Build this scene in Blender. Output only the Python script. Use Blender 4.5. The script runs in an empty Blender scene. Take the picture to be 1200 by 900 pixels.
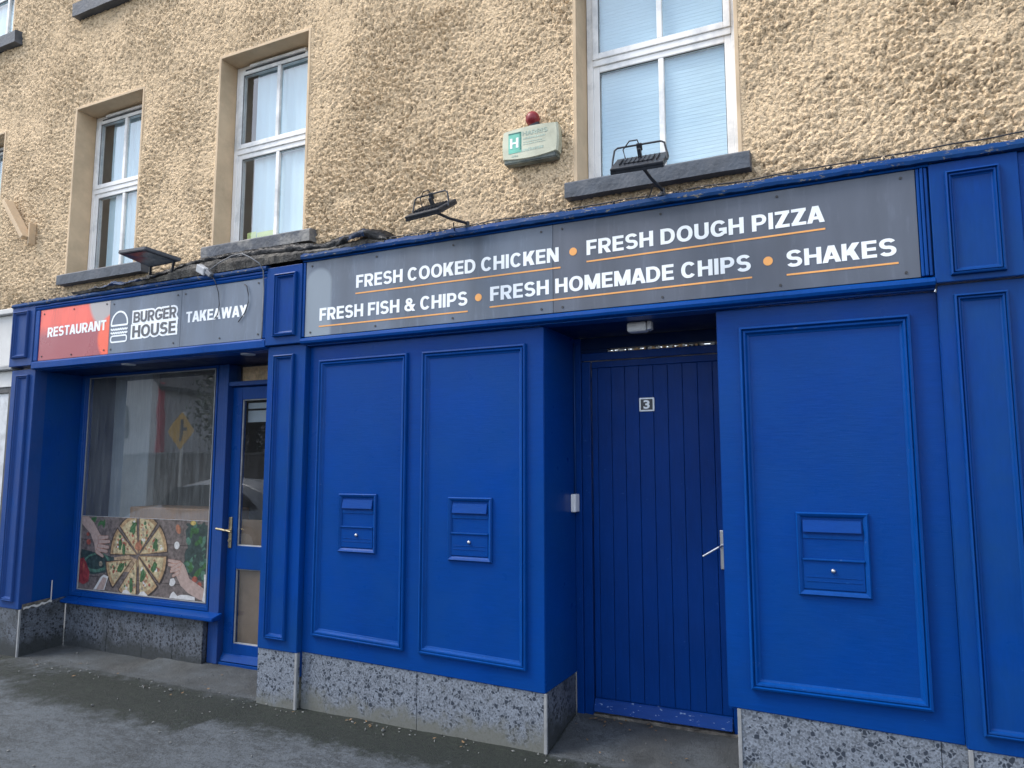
import bpy, bmesh, math, random
import numpy as np
from mathutils import Vector, Matrix, noise
random.seed(7); rng = np.random.default_rng(11)
R = math.radians
scn = bpy.context.scene
# ------------------------------------------------------------------ camera
cam_data = bpy.data.cameras.new('camera'); cam = bpy.data.objects.new('camera', cam_data)
scn.collection.objects.link(cam); scn.camera = cam
cam.location = (0, -3.78, 1.5)
cam.rotation_euler = (R(90 + 6.41), 0, R(25.70))
cam_data.sensor_width = 36; cam_data.lens = 36 * 861.0 / 1200
cam_data.clip_start = 0.05; cam_data.clip_end = 2000
scn.render.resolution_x = 1024; scn.render.resolution_y = 768
# ------------------------------------------------------------------ sky and light
SUN_EL, SUN_AZ = 50.0, 240.0           # azimuth of the sun, clockwise from +y
w = bpy.data.worlds.new('World'); scn.world = w; w.use_nodes = True
wn = w.node_tree.nodes; wl = w.node_tree.links
bg = wn['Background']; sky = wn.new('ShaderNodeTexSky'); sky.sky_type = 'NISHITA'; sky.sun_disc = False
sky.sun_elevation = R(SUN_EL); sky.sun_rotation = R(SUN_AZ)
sky.air_density = 1.0; sky.dust_density = 1.2; sky.ozone_density = 1.0
tc = wn.new('ShaderNodeTexCoord'); cn = wn.new('ShaderNodeTexNoise'); cn.inputs['Scale'].default_value = 2.2
cn.inputs['Detail'].default_value = 6; mp = wn.new('ShaderNodeMapping'); mp.inputs['Scale'].default_value = (1, 1, 2.2)
cr = wn.new('ShaderNodeValToRGB'); cr.color_ramp.elements[0].position = .25; cr.color_ramp.elements[1].position = .75; cr.color_ramp.elements[1].color = (.75, .75, .75, 1)
mx = wn.new('ShaderNodeMix'); mx.data_type = 'RGBA'; mx.inputs[7].default_value = (8.8, 8.9, 9.1, 1)
wl.new(tc.outputs['Generated'], mp.inputs[0]); wl.new(mp.outputs[0], cn.inputs['Vector']); wl.new(cn.outputs[0], cr.inputs[0])
wl.new(cr.outputs[0], mx.inputs[0]); wl.new(sky.outputs[0], mx.inputs[6]); wl.new(mx.outputs[2], bg.inputs[0])
bg.inputs[1].default_value = 0.15
sl = bpy.data.lights.new('sun', 'SUN'); sl.energy = 1.5; sl.angle = R(20); sl.color = (1, .93, .84)
sun = bpy.data.objects.new('sun', sl); scn.collection.objects.link(sun)
sd = Vector((math.sin(R(SUN_AZ)) * math.cos(R(SUN_EL)), math.cos(R(SUN_AZ)) * math.cos(R(SUN_EL)), math.sin(R(SUN_EL))))
sun.rotation_euler = sd.to_track_quat('Z', 'Y').to_euler()
scn.view_settings.view_transform = 'Standard'; scn.view_settings.look = 'None'
scn.view_settings.exposure = 1.02; scn.view_settings.gamma = 1
try: scn.cycles.max_bounces = 8; scn.cycles.transparent_max_bounces = 12
except Exception: pass

# ------------------------------------------------------------------ materials
def new_mat(name):
    m = bpy.data.materials.new(name); m.use_nodes = True
    return m, m.node_tree.nodes, m.node_tree.links, m.node_tree.nodes['Principled BSDF']
def pos_map(N, L, scale=(1, 1, 1)):
    g = N.new('ShaderNodeNewGeometry'); mp = N.new('ShaderNodeMapping'); mp.inputs['Scale'].default_value = scale
    L.new(g.outputs['Position'], mp.inputs[0]); return mp.outputs[0]
def ntex(N, L, vec, scale, detail=4, rough=.55):
    t = N.new('ShaderNodeTexNoise'); t.inputs['Scale'].default_value = scale; t.inputs['Detail'].default_value = detail
    t.inputs['Roughness'].default_value = rough; L.new(vec, t.inputs['Vector']); return t.outputs[0]
def ramp(N, L, fac, stops):
    r = N.new('ShaderNodeValToRGB'); e = r.color_ramp.elements
    while len(e) < len(stops): e.new(.5)
    for i, (p, c) in enumerate(stops):
        e[i].position = p; e[i].color = (c, c, c, 1) if isinstance(c, (int, float)) else (*c, 1)
    L.new(fac, r.inputs[0]); return r.outputs[0]
def mix(N, L, fac, a, b, mode='MIX'):
    m = N.new('ShaderNodeMix'); m.data_type = 'RGBA'; m.blend_type = mode
    for v, i in ((fac, 0), (a, 6), (b, 7)):
        if isinstance(v, (int, float)): m.inputs[i].default_value = v
        elif isinstance(v, tuple): m.inputs[i].default_value = (*v, 1)
        else: L.new(v, m.inputs[i])
    return m.outputs[2]
def bump(N, L, b, h, strength, dist, prev=None):
    n = N.new('ShaderNodeBump'); n.inputs['Strength'].default_value = strength; n.inputs['Distance'].default_value = dist
    L.new(h, n.inputs['Height'])
    if prev: L.new(prev, n.inputs['Normal'])
    L.new(n.outputs[0], b.inputs['Normal']); return n.outputs[0]
def simple(name, col, rough=.5, metal=0, var=.25, vs=20, bs=.15, bd=.002, spec=.5, dirt=None):
    m, N, L, b = new_mat(name); v = pos_map(N, L)
    n = ntex(N, L, v, vs)
    c = mix(N, L, ramp(N, L, n, [(.3, 0.), (.7, 1.)]), tuple(x * (1 - var) for x in col), tuple(min(1, x * (1 + var)) for x in col))
    if dirt:
        dn = ramp(N, L, ntex(N, L, v, vs * .35, 6, .65), [(.48, 0.), (.66, 1.)])
        c = mix(N, L, dn, c, dirt)
    L.new(c, b.inputs['Base Color']); b.inputs['Roughness'].default_value = rough; b.inputs['Metallic'].default_value = metal
    b.inputs['Specular IOR Level'].default_value = spec
    if bs: bump(N, L, b, ntex(N, L, v, vs * 4, 3), bs, bd)
    return m

def paint(name, col, rough, grain, chips=.0, faded=None, spec=.11, pale=(.35, .42, .55)):
    """brushed gloss paint on timber"""
    m, N, L, b = new_mat(name)
    v = pos_map(N, L); vg = pos_map(N, L, grain)
    n1 = ramp(N, L, ntex(N, L, v, 1.7, 5), [(.3, 0.), (.7, 1.)])
    c = mix(N, L, n1, tuple(x * .86 for x in col), tuple(x * 1.12 for x in col))
    streak = ntex(N, L, vg, 9, 5, .6)
    c = mix(N, L, ramp(N, L, streak, [(.35, 0.), (.75, .5)]), c, tuple(x * 1.35 + .001 for x in col))
    if faded: c = mix(N, L, ramp(N, L, ntex(N, L, v, 2.3, 6, .65), [(.35, .1), (.7, .8)]), c, faded)
    if chips:
        ch = ramp(N, L, ntex(N, L, pos_map(N, L, (1, 1, 2.4)), 26, 6, .7), [(.735 - chips, 0.), (.755 - chips, 1.)])
        c = mix(N, L, ch, c, pale)
    L.new(c, b.inputs['Base Color'])
    rr = ramp(N, L, ntex(N, L, v, 6, 4), [(.3, rough * .8), (.7, min(1, rough * 1.25))]); L.new(rr, b.inputs['Roughness'])
    b.inputs['Specular IOR Level'].default_value = spec
    p = bump(N, L, b, ntex(N, L, vg, 12, 7, .7), .30, .003)
    bump(N, L, b, ntex(N, L, v, 5, 3), .3, .006, p)
    return m
BLUE = (.0, .038, .22)
M = {}
M['blue'] = paint('blue_gloss_paint', BLUE, .32, (1, 1, 9), .065, pale=(.012, .085, .30), faded=(.003, .046, .205))
M['blue_v'] = paint('blue_gloss_paint_vertical', BLUE, .34, (7, 7, 1), .04, pale=(.02, .09, .28), faded=(.006, .05, .18))
M['blue_trim'] = paint('blue_weathered_trim_paint', (.001, .046, .22), .34, (6, 6, 1), .07, pale=(.06, .13, .32))
M['blue_ledge'] = paint('blue_flaking_ledge_paint', (.003, .038, .16), .5, (1, 1, 5), .14, faded=(.010, .045, .12), pale=(.17, .16, .14))
M['blue_sheen'] = paint('blue_sheen_paint', (.008, .05, .20), .40, (7, 7, 1), .01, faded=(.030, .06, .19))  # paler, purplish blue: grazing sky sheen put into the paint colour
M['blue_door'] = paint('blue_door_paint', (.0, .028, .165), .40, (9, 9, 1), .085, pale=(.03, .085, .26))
M['blue_shade'] = paint('blue_shade_paint', (.0008, .014, .065), .45, (1, 7, 1), .0)  # same blue darkened for the shade under soffits and door head

def render_mat():
    m, N, L, b = new_mat('roughcast_render'); v = pos_map(N, L)
    a = N.new('ShaderNodeAttribute'); a.attribute_name = 'lump'
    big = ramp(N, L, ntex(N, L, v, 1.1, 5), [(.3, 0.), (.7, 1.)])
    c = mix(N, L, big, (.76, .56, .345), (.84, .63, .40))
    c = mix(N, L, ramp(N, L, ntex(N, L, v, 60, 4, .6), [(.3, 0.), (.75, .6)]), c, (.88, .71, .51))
    pit_shade = ramp(N, L, a.outputs['Fac'], [(.05, 1.), (.34, 0.)])  # hollows of the relief painted darker, as shade would leave them
    dn = N.new('ShaderNodeMath'); dn.operation = 'MULTIPLY'; L.new(pit_shade, dn.inputs[0])
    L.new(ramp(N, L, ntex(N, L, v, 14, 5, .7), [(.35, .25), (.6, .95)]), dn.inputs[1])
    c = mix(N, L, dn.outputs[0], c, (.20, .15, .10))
    # darker uneven streaks, and darker blotches towards the bottom edge
    st = ramp(N, L, ntex(N, L, pos_map(N, L, (3, 1, .8)), 2.0, 6, .65), [(.55, 0.), (.78, .45)])
    c = mix(N, L, st, c, (.30, .235, .16))
    sx = N.new('ShaderNodeSeparateXYZ'); g = N.new('ShaderNodeNewGeometry'); L.new(g.outputs['Position'], sx.inputs[0])
    mr = N.new('ShaderNodeMapRange'); mr.inputs[1].default_value = 2.88; mr.inputs[2].default_value = 3.08
    mr.inputs[3].default_value = 1; mr.inputs[4].default_value = 0; L.new(sx.outputs[2], mr.inputs[0])
    mm = N.new('ShaderNodeMath'); mm.operation = 'MULTIPLY'; L.new(mr.outputs[0], mm.inputs[0])
    L.new(ramp(N, L, ntex(N, L, v, 9, 5, .7), [(.4, 0.), (.6, 1.)]), mm.inputs[1])
    c = mix(N, L, mm.outputs[0], c, (.16, .14, .10))
    L.new(c, b.inputs['Base Color']); b.inputs['Roughness'].default_value = .93; b.inputs['Specular IOR Level'].default_value = .2
    wv = N.new('ShaderNodeTexNoise'); wv.inputs['Scale'].default_value = 60; wv.inputs['Detail'].default_value = 3; L.new(v, wv.inputs['Vector'])
    wa = N.new('ShaderNodeVectorMath'); wa.operation = 'SCALE'; wa.inputs['Scale'].default_value = .022; L.new(wv.outputs['Color'], wa.inputs[0])
    wb = N.new('ShaderNodeVectorMath'); wb.operation = 'ADD'; L.new(v, wb.inputs[0]); L.new(wa.outputs[0], wb.inputs[1])
    p = None
    for sc, dd in ((62, .011), (120, .006)):
        vo = N.new('ShaderNodeTexVoronoi'); vo.inputs['Scale'].default_value = sc; L.new(wb.outputs[0], vo.inputs['Vector'])
        iv = N.new('ShaderNodeMath'); iv.operation = 'SUBTRACT'; iv.inputs[0].default_value = 1; L.new(vo.outputs['Distance'], iv.inputs[1])
        p = bump(N, L, b, iv.outputs[0], .9, dd, p)
    p = bump(N, L, b, ntex(N, L, v, 60, 7, .75), .6, .008, p)
    bump(N, L, b, ntex(N, L, v, 220, 2), .4, .002, p)
    return m
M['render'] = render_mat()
M['reveal'] = simple('painted_reveal_plaster', (.60, .455, .30), .8, var=.10, vs=6, bs=.25, dirt=(.46, .35, .23))
M['upvc'] = simple('white_window_frame', (.86, .86, .85), .35, var=.04, vs=9, bs=.05, dirt=(.55, .57, .58))
M['gasket'] = simple('dark_gasket', (.05, .05, .055), .6)
M['slate'] = simple('painted_stone_sill', (.065, .078, .10), .6, var=.25, vs=12, bs=.6, bd=.006, dirt=(.10, .11, .13))
M['slate_worn'] = simple('flaking_stone_sill', (.075, .085, .105), .65, var=.25, vs=10, bs=.8, bd=.008, dirt=(.30, .29, .27))
M['lead'] = simple('weathered_lead', (.030, .034, .042), .42, metal=.2, var=.6, vs=9, bs=.8, bd=.01, dirt=(.075, .075, .078))
M['lead_blue'] = simple('blue_splashed_lead', (.03, .075, .19), .5, var=.5, vs=14, bs=.8, bd=.01, dirt=(.08, .09, .11))
M['mortar'] = simple('crumbling_mortar', (.085, .080, .075), .95, var=.6, vs=22, bs=1, bd=.015, dirt=(.20, .185, .16))
M['alu'] = simple('satin_metal', (.55, .56, .58), .3, metal=.9, var=.1)
M['brass'] = simple('worn_brass', (.55, .45, .27), .32, metal=.9, var=.2)
M['strip'] = simple('pale_corner_strip', (.25, .26, .27), .5, var=.2, vs=18, dirt=(.20, .21, .22))
M['screw'] = simple('dark_screw', (.03, .03, .035), .5)
M['black'] = simple('black_coated_metal', (.022, .026, .036), .42, var=.4, vs=30, bs=.3)
M['lampglass'] = simple('floodlight_glass', (.05, .06, .07), .12, var=.2)
M['greybox'] = simple('pale_grey_plastic', (.55, .57, .60), .45, var=.08, vs=15, dirt=(.35, .36, .38))
M['whitebox'] = simple('white_plastic', (.78, .79, .80), .4, var=.05)
M['cable_grey'] = simple('grey_cable_sheath', (.17, .18, .20), .5)
M['cable_black'] = simple('black_cable_sheath', (.025, .025, .03), .5)
M['print_white'] = simple('white_lettering', (.80, .84, .88), .45, var=.06, vs=8, bs=.0)
M['print_orange'] = simple('orange_print', (.78, .36, .10), .45, var=.1, vs=8, bs=0)
M['print_dark'] = simple('dark_grey_print', (.085, .09, .105), .45, var=.15, vs=6, bs=0)
M['cream_board'] = simple('cream_painted_board', (.58, .58, .57), .5, var=.08, vs=4, dirt=(.46, .46, .45))
M['cream_dark'] = simple('grey_neighbour_trim', (.06, .06, .065), .5)
M['interior'] = simple('shop_interior_wall', (.10, .10, .105), .8, var=.3, vs=2)
M['interior_pale'] = simple('pale_interior_panel', (.30, .34, .38), .7, var=.2, vs=3)
M['interior_floor'] = simple('shop_interior_floor', (.07, .06, .055), .4, var=.3)
M['counter'] = simple('brown_counter', (.30, .155, .07), .5, var=.2, vs=6)
M['brownpaper'] = simple('brown_paper', (.15, .105, .075), .75, var=.25, vs=5, bs=.3, bd=.004)
M['orange_sheet'] = simple('mottled_tan_sheet', (.62, .42, .24), .7, var=.3, vs=40)
M['blind'] = simple('sky_tinted_blind', (.48, .67, .76), .6, var=.04, vs=3, bs=0)  # blue of the reflected sky put into the blind and curtain colour
M['curtain'] = simple('dim_room', (.30, .34, .37), .9, var=.3, vs=2)
M['notice'] = simple('green_yellow_notice', (.50, .62, .22), .6, var=.15, vs=9)
M['bark'] = simple('tree_bark', (.10, .08, .06), .9, var=.4, vs=9, bs=.8)
M['leafm'] = simple('tree_leaves', (.055, .085, .035), .6, var=.5, vs=3)
M['leafd'] = simple('dark_tree_leaves', (.035, .05, .028), .6, var=.5, vs=3)
M['stonewall'] = simple('rubble_stone', (.20, .19, .18), .9, var=.4, vs=3, bs=1, bd=.03)
M['carpaint'] = simple('silver_car_paint', (.33, .37, .42), .25, metal=.5, var=.03)
M['tyre'] = simple('tyre_rubber', (.02, .02, .02), .8)
M['yellow'] = simple('yellow_sign_face', (.80, .47, .07), .5, var=.1)
M['redtrim'] = simple('red_trim_paint', (.55, .06, .10), .5)
M['signgrey'] = simple('pale_gable_render', (.55, .55, .57), .9, var=.1)

def sign_mat(name, base, rough=.30):
    m, N, L, b = new_mat(name); v = pos_map(N, L)
    st = ntex(N, L, pos_map(N, L, (2.4, 1, .5)), 1.6, 5)
    c = mix(N, L, ramp(N, L, st, [(.35, 0.), (.7, 1.)]), tuple(x * .8 for x in base), tuple(x * 1.35 for x in base))
    c = mix(N, L, ramp(N, L, ntex(N, L, pos_map(N, L, (6, 1, 1)), 5, 6, .7), [(.55, 0.), (.85, .5)]), c, tuple(x * 2.2 + .01 for x in base))
    L.new(c, b.inputs['Base Color']); b.inputs['Specular IOR Level'].default_value = .6
    L.new(ramp(N, L, ntex(N, L, v, 3, 5), [(.3, rough * .8), (.7, rough * 1.3)]), b.inputs['Roughness'])
    bump(N, L, b, ntex(N, L, v, 1.6, 3), .25, .02)
    return m, N, L, b, c
M['sign'] = sign_mat('sheen_grey_sign_sheet', (.095, .125, .175), .42)[0]  # blue-grey sky sheen put into the base colour of the sheet
M['sign_r'] = sign_mat('charcoal_sign_sheet', (.062, .075, .105), .40)[0]  # right sheet has less of that sheen in its base colour
def faded_sign():
    # paler, weathered patch with a rounded top at the left end of the long sign: a stain with a shape of its own
    m, N, L, b, c = sign_mat('faded_grey_sign_sheet', (.085, .112, .158), .42)
    g = N.new('ShaderNodeNewGeometry'); s = N.new('ShaderNodeSeparateXYZ'); L.new(g.outputs['Position'], s.inputs[0])
    def mth(op, a, bb=None, c2=None):
        n = N.new('ShaderNodeMath'); n.operation = op
        for i, x in enumerate((a, bb, c2)):
            if x is None: continue
            if isinstance(x, (int, float)): n.inputs[i].default_value = x
            else: L.new(x, n.inputs[i])
        return n.outputs[0]
    dx = mth('MULTIPLY', mth('ADD', s.outputs[0], 3.20), 1 / .115)
    dz = mth('MULTIPLY', mth('MAXIMUM', mth('ADD', s.outputs[2], -2.70), 0.0), 1 / .11)
    d = mth('SQRT', mth('ADD', mth('MULTIPLY', dx, dx), mth('MULTIPLY', dz, dz)))
    f = ramp(N, L, d, [(.80, .75), (1.08, 0.)])
    c = mix(N, L, f, c, (.22, .27, .32)); L.new(c, b.inputs['Base Color']); return m
M['sign_faded'] = faded_sign()
def red_sign():
    m, N, L, b, c = sign_mat('red_printed_sign_sheet', (.70, .085, .05))
    g = N.new('ShaderNodeNewGeometry'); s = N.new('ShaderNodeSeparateXYZ'); L.new(g.outputs['Position'], s.inputs[0])
    def dist(cx, cz, rx, rz):
        v = N.new('ShaderNodeVectorMath'); v.operation = 'SUBTRACT'; L.new(g.outputs['Position'], v.inputs[0]); v.inputs[1].default_value = (cx, 0, cz)
        v2 = N.new('ShaderNodeVectorMath'); v2.operation = 'MULTIPLY'; L.new(v.outputs[0], v2.inputs[0]); v2.inputs[1].default_value = (1 / rx, 0, 1 / rz)
        l = N.new('ShaderNodeVectorMath'); l.operation = 'LENGTH'; L.new(v2.outputs[0], l.inputs[0]); return l.outputs['Value']
    lo = N.new('ShaderNodeMapRange'); lo.inputs[1].default_value = 2.56; lo.inputs[2].default_value = 2.66; lo.inputs[3].default_value = 1; lo.inputs[4].default_value = 0
    L.new(s.outputs[2], lo.inputs[0])
    c = mix(N, L, lo.outputs[0], c, (.30, .055, .07))
    c = mix(N, L, ramp(N, L, dist(-5.215, 2.86, .33, .33), [(.90, 1.), (1.0, 0.)]), c, (.36, .33, .33))
    c = mix(N, L, ramp(N, L, dist(-5.20, 2.50, .21, .20), [(.88, 1.), (1.0, 0.)]), c, (.78, .10, .04))
    L.new(c, b.inputs['Base Color']); return m
M['sign_red'] = red_sign()

def terrazzo(name, ground, chip, dirt, dirtamt):
    m, N, L, b = new_mat(name); v = pos_map(N, L)
    vo = N.new('ShaderNodeTexVoronoi'); vo.inputs['Scale'].default_value = 46; L.new(v, vo.inputs['Vector'])
    vo2 = N.new('ShaderNodeTexVoronoi'); vo2.inputs['Scale'].default_value = 170; L.new(v, vo2.inputs['Vector'])
    sel = ramp(N, L, vo.outputs['Color'], [(.57, 0.), (.60, 1.)])
    ve = N.new('ShaderNodeTexVoronoi'); ve.feature = 'DISTANCE_TO_EDGE'; ve.inputs['Scale'].default_value = 46; L.new(v, ve.inputs['Vector'])
    vs_ = N.new('ShaderNodeMath'); vs_.operation = 'ADD'; L.new(ve.outputs['Distance'], vs_.inputs[0]); vj = N.new('ShaderNodeMath'); vj.operation = 'MULTIPLY'; vj.inputs[1].default_value = -.35; L.new(ntex(N, L, v, 55, 3), vj.inputs[0]); L.new(vj.outputs[0], vs_.inputs[1])
    core = ramp(N, L, vs_.outputs[0], [(.0, 0.), (.0, 0.)]) if 0 else N.new('ShaderNodeMapRange')
    core.inputs[1].default_value = -.09; core.inputs[2].default_value = -.05; L.new(vs_.outputs[0], core.inputs[0]); core = core.outputs[0]
    f = N.new('ShaderNodeMath'); f.operation = 'MULTIPLY'; L.new(sel, f.inputs[0]); L.new(core, f.inputs[1])
    sp = ramp(N, L, vo2.outputs['Color'], [(.1, .25), (.9, .75)])
    base = mix(N, L, sp, tuple(x * .55 for x in ground), tuple(min(1, x * 1.45) for x in ground))
    vo3 = N.new('ShaderNodeTexVoronoi'); vo3.inputs['Scale'].default_value = 125; L.new(v, vo3.inputs['Vector'])
    base = mix(N, L, ramp(N, L, vo3.outputs['Color'], [(.66, 0.), (.68, .7)]), base, tuple(x * .45 for x in ground))
    base = mix(N, L, ramp(N, L, vo3.outputs['Color'], [(.24, .35), (.27, 0.)]), base, tuple(min(1, x * 1.7) for x in ground))
    c = mix(N, L, f.outputs[0], base, chip)
    sx = N.new('ShaderNodeSeparateXYZ'); g = N.new('ShaderNodeNewGeometry'); L.new(g.outputs['Position'], sx.inputs[0])
    mr = N.new('ShaderNodeMapRange'); mr.inputs[1].default_value = -.02; mr.inputs[2].default_value = .15; mr.inputs[3].default_value = 1; mr.inputs[4].default_value = 0
    L.new(sx.outputs[2], mr.inputs[0])
    ad = N.new('ShaderNodeMath'); ad.operation = 'MULTIPLY_ADD'; L.new(mr.outputs[0], ad.inputs[0]); ad.inputs[1].default_value = .58
    L.new(ramp(N, L, ntex(N, L, v, 7, 6, .7), [(.3, 0.), (.75, .6)]), ad.inputs[2])
    dm = ramp(N, L, ad.outputs[0], [(.5 - dirtamt, 0.), (.85 - dirtamt, .9)])
    c = mix(N, L, dm, c, dirt)
    L.new(c, b.inputs['Base Color']); b.inputs['Roughness'].default_value = .5
    bump(N, L, b, ntex(N, L, v, 60, 4), .3, .002)
    return m
M['terrazzo'] = terrazzo('grey_terrazzo', (.165, .19, .23), (.024, .033, .05), (.13, .135, .12), .10)
M['terrazzo_dirty'] = terrazzo('grimy_terrazzo', (.095, .11, .135), (.016, .020, .028), (.028, .033, .035), .28)

def pavement_mat():
    m, N, L, b = new_mat('worn_stained_pavement'); v = pos_map(N, L)
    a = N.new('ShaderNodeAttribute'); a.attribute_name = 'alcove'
    al = N.new('ShaderNodeAttribute'); al.attribute_name = 'moss'
    n0 = ntex(N, L, pos_map(N, L, (1, 2.4, 1)), 1.3, 9, .72); n1 = ntex(N, L, pos_map(N, L, (1.5, 3.2, 1)), 7, 9, .75)
    nm = N.new('ShaderNodeMath'); nm.operation = 'MULTIPLY_ADD'; L.new(n1, nm.inputs[0]); nm.inputs[1].default_value = .6; ns_ = N.new('ShaderNodeMath'); ns_.operation = 'MULTIPLY'; ns_.inputs[1].default_value = .5; L.new(n0, ns_.inputs[0]); L.new(ns_.outputs[0], nm.inputs[2])
    fg = N.new('ShaderNodeMath'); fg.operation = 'MULTIPLY_ADD'; L.new(ntex(N, L, v, 60, 6, .85), fg.inputs[0]); fg.inputs[1].default_value = .85; fs_ = N.new('ShaderNodeMath'); fs_.operation = 'SUBTRACT'; L.new(nm.outputs[0], fs_.inputs[0]); fs_.inputs[1].default_value = .425; L.new(fs_.outputs[0], fg.inputs[2]); n = fg.outputs[0]
    c = mix(N, L, ramp(N, L, n, [(.42, 0.), (.52, .35), (.62, 1.)]), (.010, .0145, .0165), (.086, .103, .120))
    sp = ntex(N, L, v, 120, 3, .7)
    c = mix(N, L, ramp(N, L, sp, [(.3, 0.), (.7, 1.)]), c, mix(N, L, .5, c, (.10, .115, .13)), 'MIX')
    sp2 = ramp(N, L, ntex(N, L, v, 210, 2, .6), [(.66, 0.), (.74, .6)])
    c = mix(N, L, sp2, c, (.26, .28, .29))
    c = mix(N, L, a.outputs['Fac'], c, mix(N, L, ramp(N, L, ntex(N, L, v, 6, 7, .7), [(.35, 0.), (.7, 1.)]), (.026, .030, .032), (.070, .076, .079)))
    mo = N.new('ShaderNodeMath'); mo.operation = 'MULTIPLY_ADD'; L.new(al.outputs['Fac'], mo.inputs[0]); mo.inputs[1].default_value = .85
    L.new(ramp(N, L, ntex(N, L, v, 7, 12, .85), [(.3, -.0), (.75, .55)]), mo.inputs[2])
    mf = ramp(N, L, mo.outputs[0], [(.42, 0.), (.62, 1.)])
    moc = mix(N, L, ramp(N, L, ntex(N, L, v, 40, 5), [(.4, 0.), (.7, 1.)]), (.005, .009, .008), (.012, .021, .014))
    c = mix(N, L, mf, c, moc)
    L.new(c, b.inputs['Base Color'])
    L.new(ramp(N, L, n, [(.3, .55), (.7, .85)]), b.inputs['Roughness'])
    p = bump(N, L, b, ntex(N, L, v, 70, 7, .8), 1.0, .010)
    bump(N, L, b, ntex(N, L, v, 12, 5), .4, .01, p)
    return m
M['pavement'] = pavement_mat()
M['road'] = simple('road_asphalt', (.05, .052, .056), .85, var=.25, vs=8, bs=.7, bd=.008)
M['kerb'] = simple('concrete_kerb', (.26, .26, .25), .85, var=.15, vs=8)
M['grit'] = simple('pale_grit', (.15, .155, .15), .9, var=.4, vs=40)
M['leaf_litter'] = simple('dry_leaf', (.16, .10, .05), .8, var=.4, vs=40)

def glass_mat(name, ior=1.9, tint=(1, 1, 1), haze=.0, hazecol=(.4, .42, .45), dist=.25):
    m = bpy.data.materials.new(name); m.use_nodes = True; N = m.node_tree.nodes; L = m.node_tree.links
    N.remove(N['Principled BSDF']); out = N['Material Output']
    tr = N.new('ShaderNodeBsdfTransparent'); tr.inputs[0].default_value = (*tint, 1)
    gl = N.new('ShaderNodeBsdfGlossy'); gl.inputs['Roughness'].default_value = .015
    # Schlick reflectance that is the same from both sides of the pane
    gg = N.new('ShaderNodeNewGeometry'); dt = N.new('ShaderNodeVectorMath'); dt.operation = 'DOT_PRODUCT'; L.new(gg.outputs['Normal'], dt.inputs[0]); L.new(gg.outputs['Incoming'], dt.inputs[1])
    def mth(op, a, b=None):
        n = N.new('ShaderNodeMath'); n.operation = op
        for i, x in enumerate((a, b)):
            if x is None: continue
            if isinstance(x, (int, float)): n.inputs[i].default_value = x
            else: L.new(x, n.inputs[i])
        return n
    k = mth('POWER', mth('SUBTRACT', 1.0, mth('ABSOLUTE', dt.outputs['Value']).outputs[0]).outputs[0], 4.0)
    fr = mth('ADD', mth('MULTIPLY', k.outputs[0], 1 - ior).outputs[0], ior)
    ms = N.new('ShaderNodeMixShader'); L.new(fr.outputs[0], ms.inputs[0]); L.new(tr.outputs[0], ms.inputs[1]); L.new(gl.outputs[0], ms.inputs[2])
    v = pos_map(N, L)
    bp_ = N.new('ShaderNodeBump'); bp_.inputs['Strength'].default_value = dist; bp_.inputs['Distance'].default_value = .004
    L.new(ntex(N, L, v, 1.5, 2), bp_.inputs['Height']); L.new(bp_.outputs[0], gl.inputs['Normal'])
    if haze:
        df = N.new('ShaderNodeBsdfDiffuse'); df.inputs[0].default_value = (*hazecol, 1)
        st = ramp(N, L, ntex(N, L, pos_map(N, L, (9, 1, .8)), 3.0, 7, .7), [(.38, haze * .25), (.75, haze)])
        m2 = N.new('ShaderNodeMixShader'); L.new(st, m2.inputs[0]); L.new(ms.outputs[0], m2.inputs[1]); L.new(df.outputs[0], m2.inputs[2])
        L.new(m2.outputs[0], out.inputs[0])
    else: L.new(ms.outputs[0], out.inputs[0])
    return m
M['glass_up'] = glass_mat('upper_window_glass', .17, (.97, .99, 1))
M['glass_shop'] = glass_mat('dusty_shop_glass', .17, (.92, .95, .95), .36, (.25, .275, .285))
M['glass_door'] = glass_mat('door_glass', .09, (.9, .93, .93), .05)
M['bulb'] = bpy.data.materials.new('warm_bulb'); M['bulb'].use_nodes = True
bb = M['bulb'].node_tree.nodes['Principled BSDF']; bb.inputs['Emission Color'].default_value = (1, .55, .25, 1); bb.inputs['Emission Strength'].default_value = 6
bb.inputs['Base Color'].default_value = (.8, .5, .3, 1)

# ------------------------------------------------------------------ helpers
C = scn.collection
ORG = {}
def org(o): return ORG.get(o.name, Vector((0, 0, 0))) if o else Vector((0, 0, 0))
def thing(name, label, cat, loc, group=None):
    o = bpy.data.objects.new(name, None); C.objects.link(o); o.location = loc; o.empty_display_size = .1
    ORG[o.name] = Vector(loc); o['label'] = label; o['category'] = cat
    if group: o['group'] = group
    return o
def tag(o, label=None, cat=None, group=None, kind=None):
    if label: o['label'] = label
    if cat: o['category'] = cat
    if group: o['group'] = group
    if kind: o['kind'] = kind
    return o
def obj(name, bm, mats, parent=None, loc=None, smooth=False, label=None):
    """bm is in world coordinates; the object gets the origin of its thing (or loc)"""
    me = bpy.data.meshes.new(name)
    o0 = org(parent) if parent else Vector(loc or (0, 0, 0))
    bmesh.ops.translate(bm, verts=bm.verts, vec=-o0)
    if len(bm.faces) > 1: bmesh.ops.recalc_face_normals(bm, faces=bm.faces)
    bm.to_mesh(me); bm.free()
    for mt in (mats if isinstance(mats, (list, tuple)) else [mats]): me.materials.append(mt)
    if smooth: me.polygons.foreach_set('use_smooth', [True] * len(me.polygons))
    o = bpy.data.objects.new(name, me); C.objects.link(o)
    if parent: o.parent = parent; ORG[o.name] = o0
    else: o.location = o0; ORG[o.name] = o0
    if label: o['label'] = label
    return o
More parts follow.
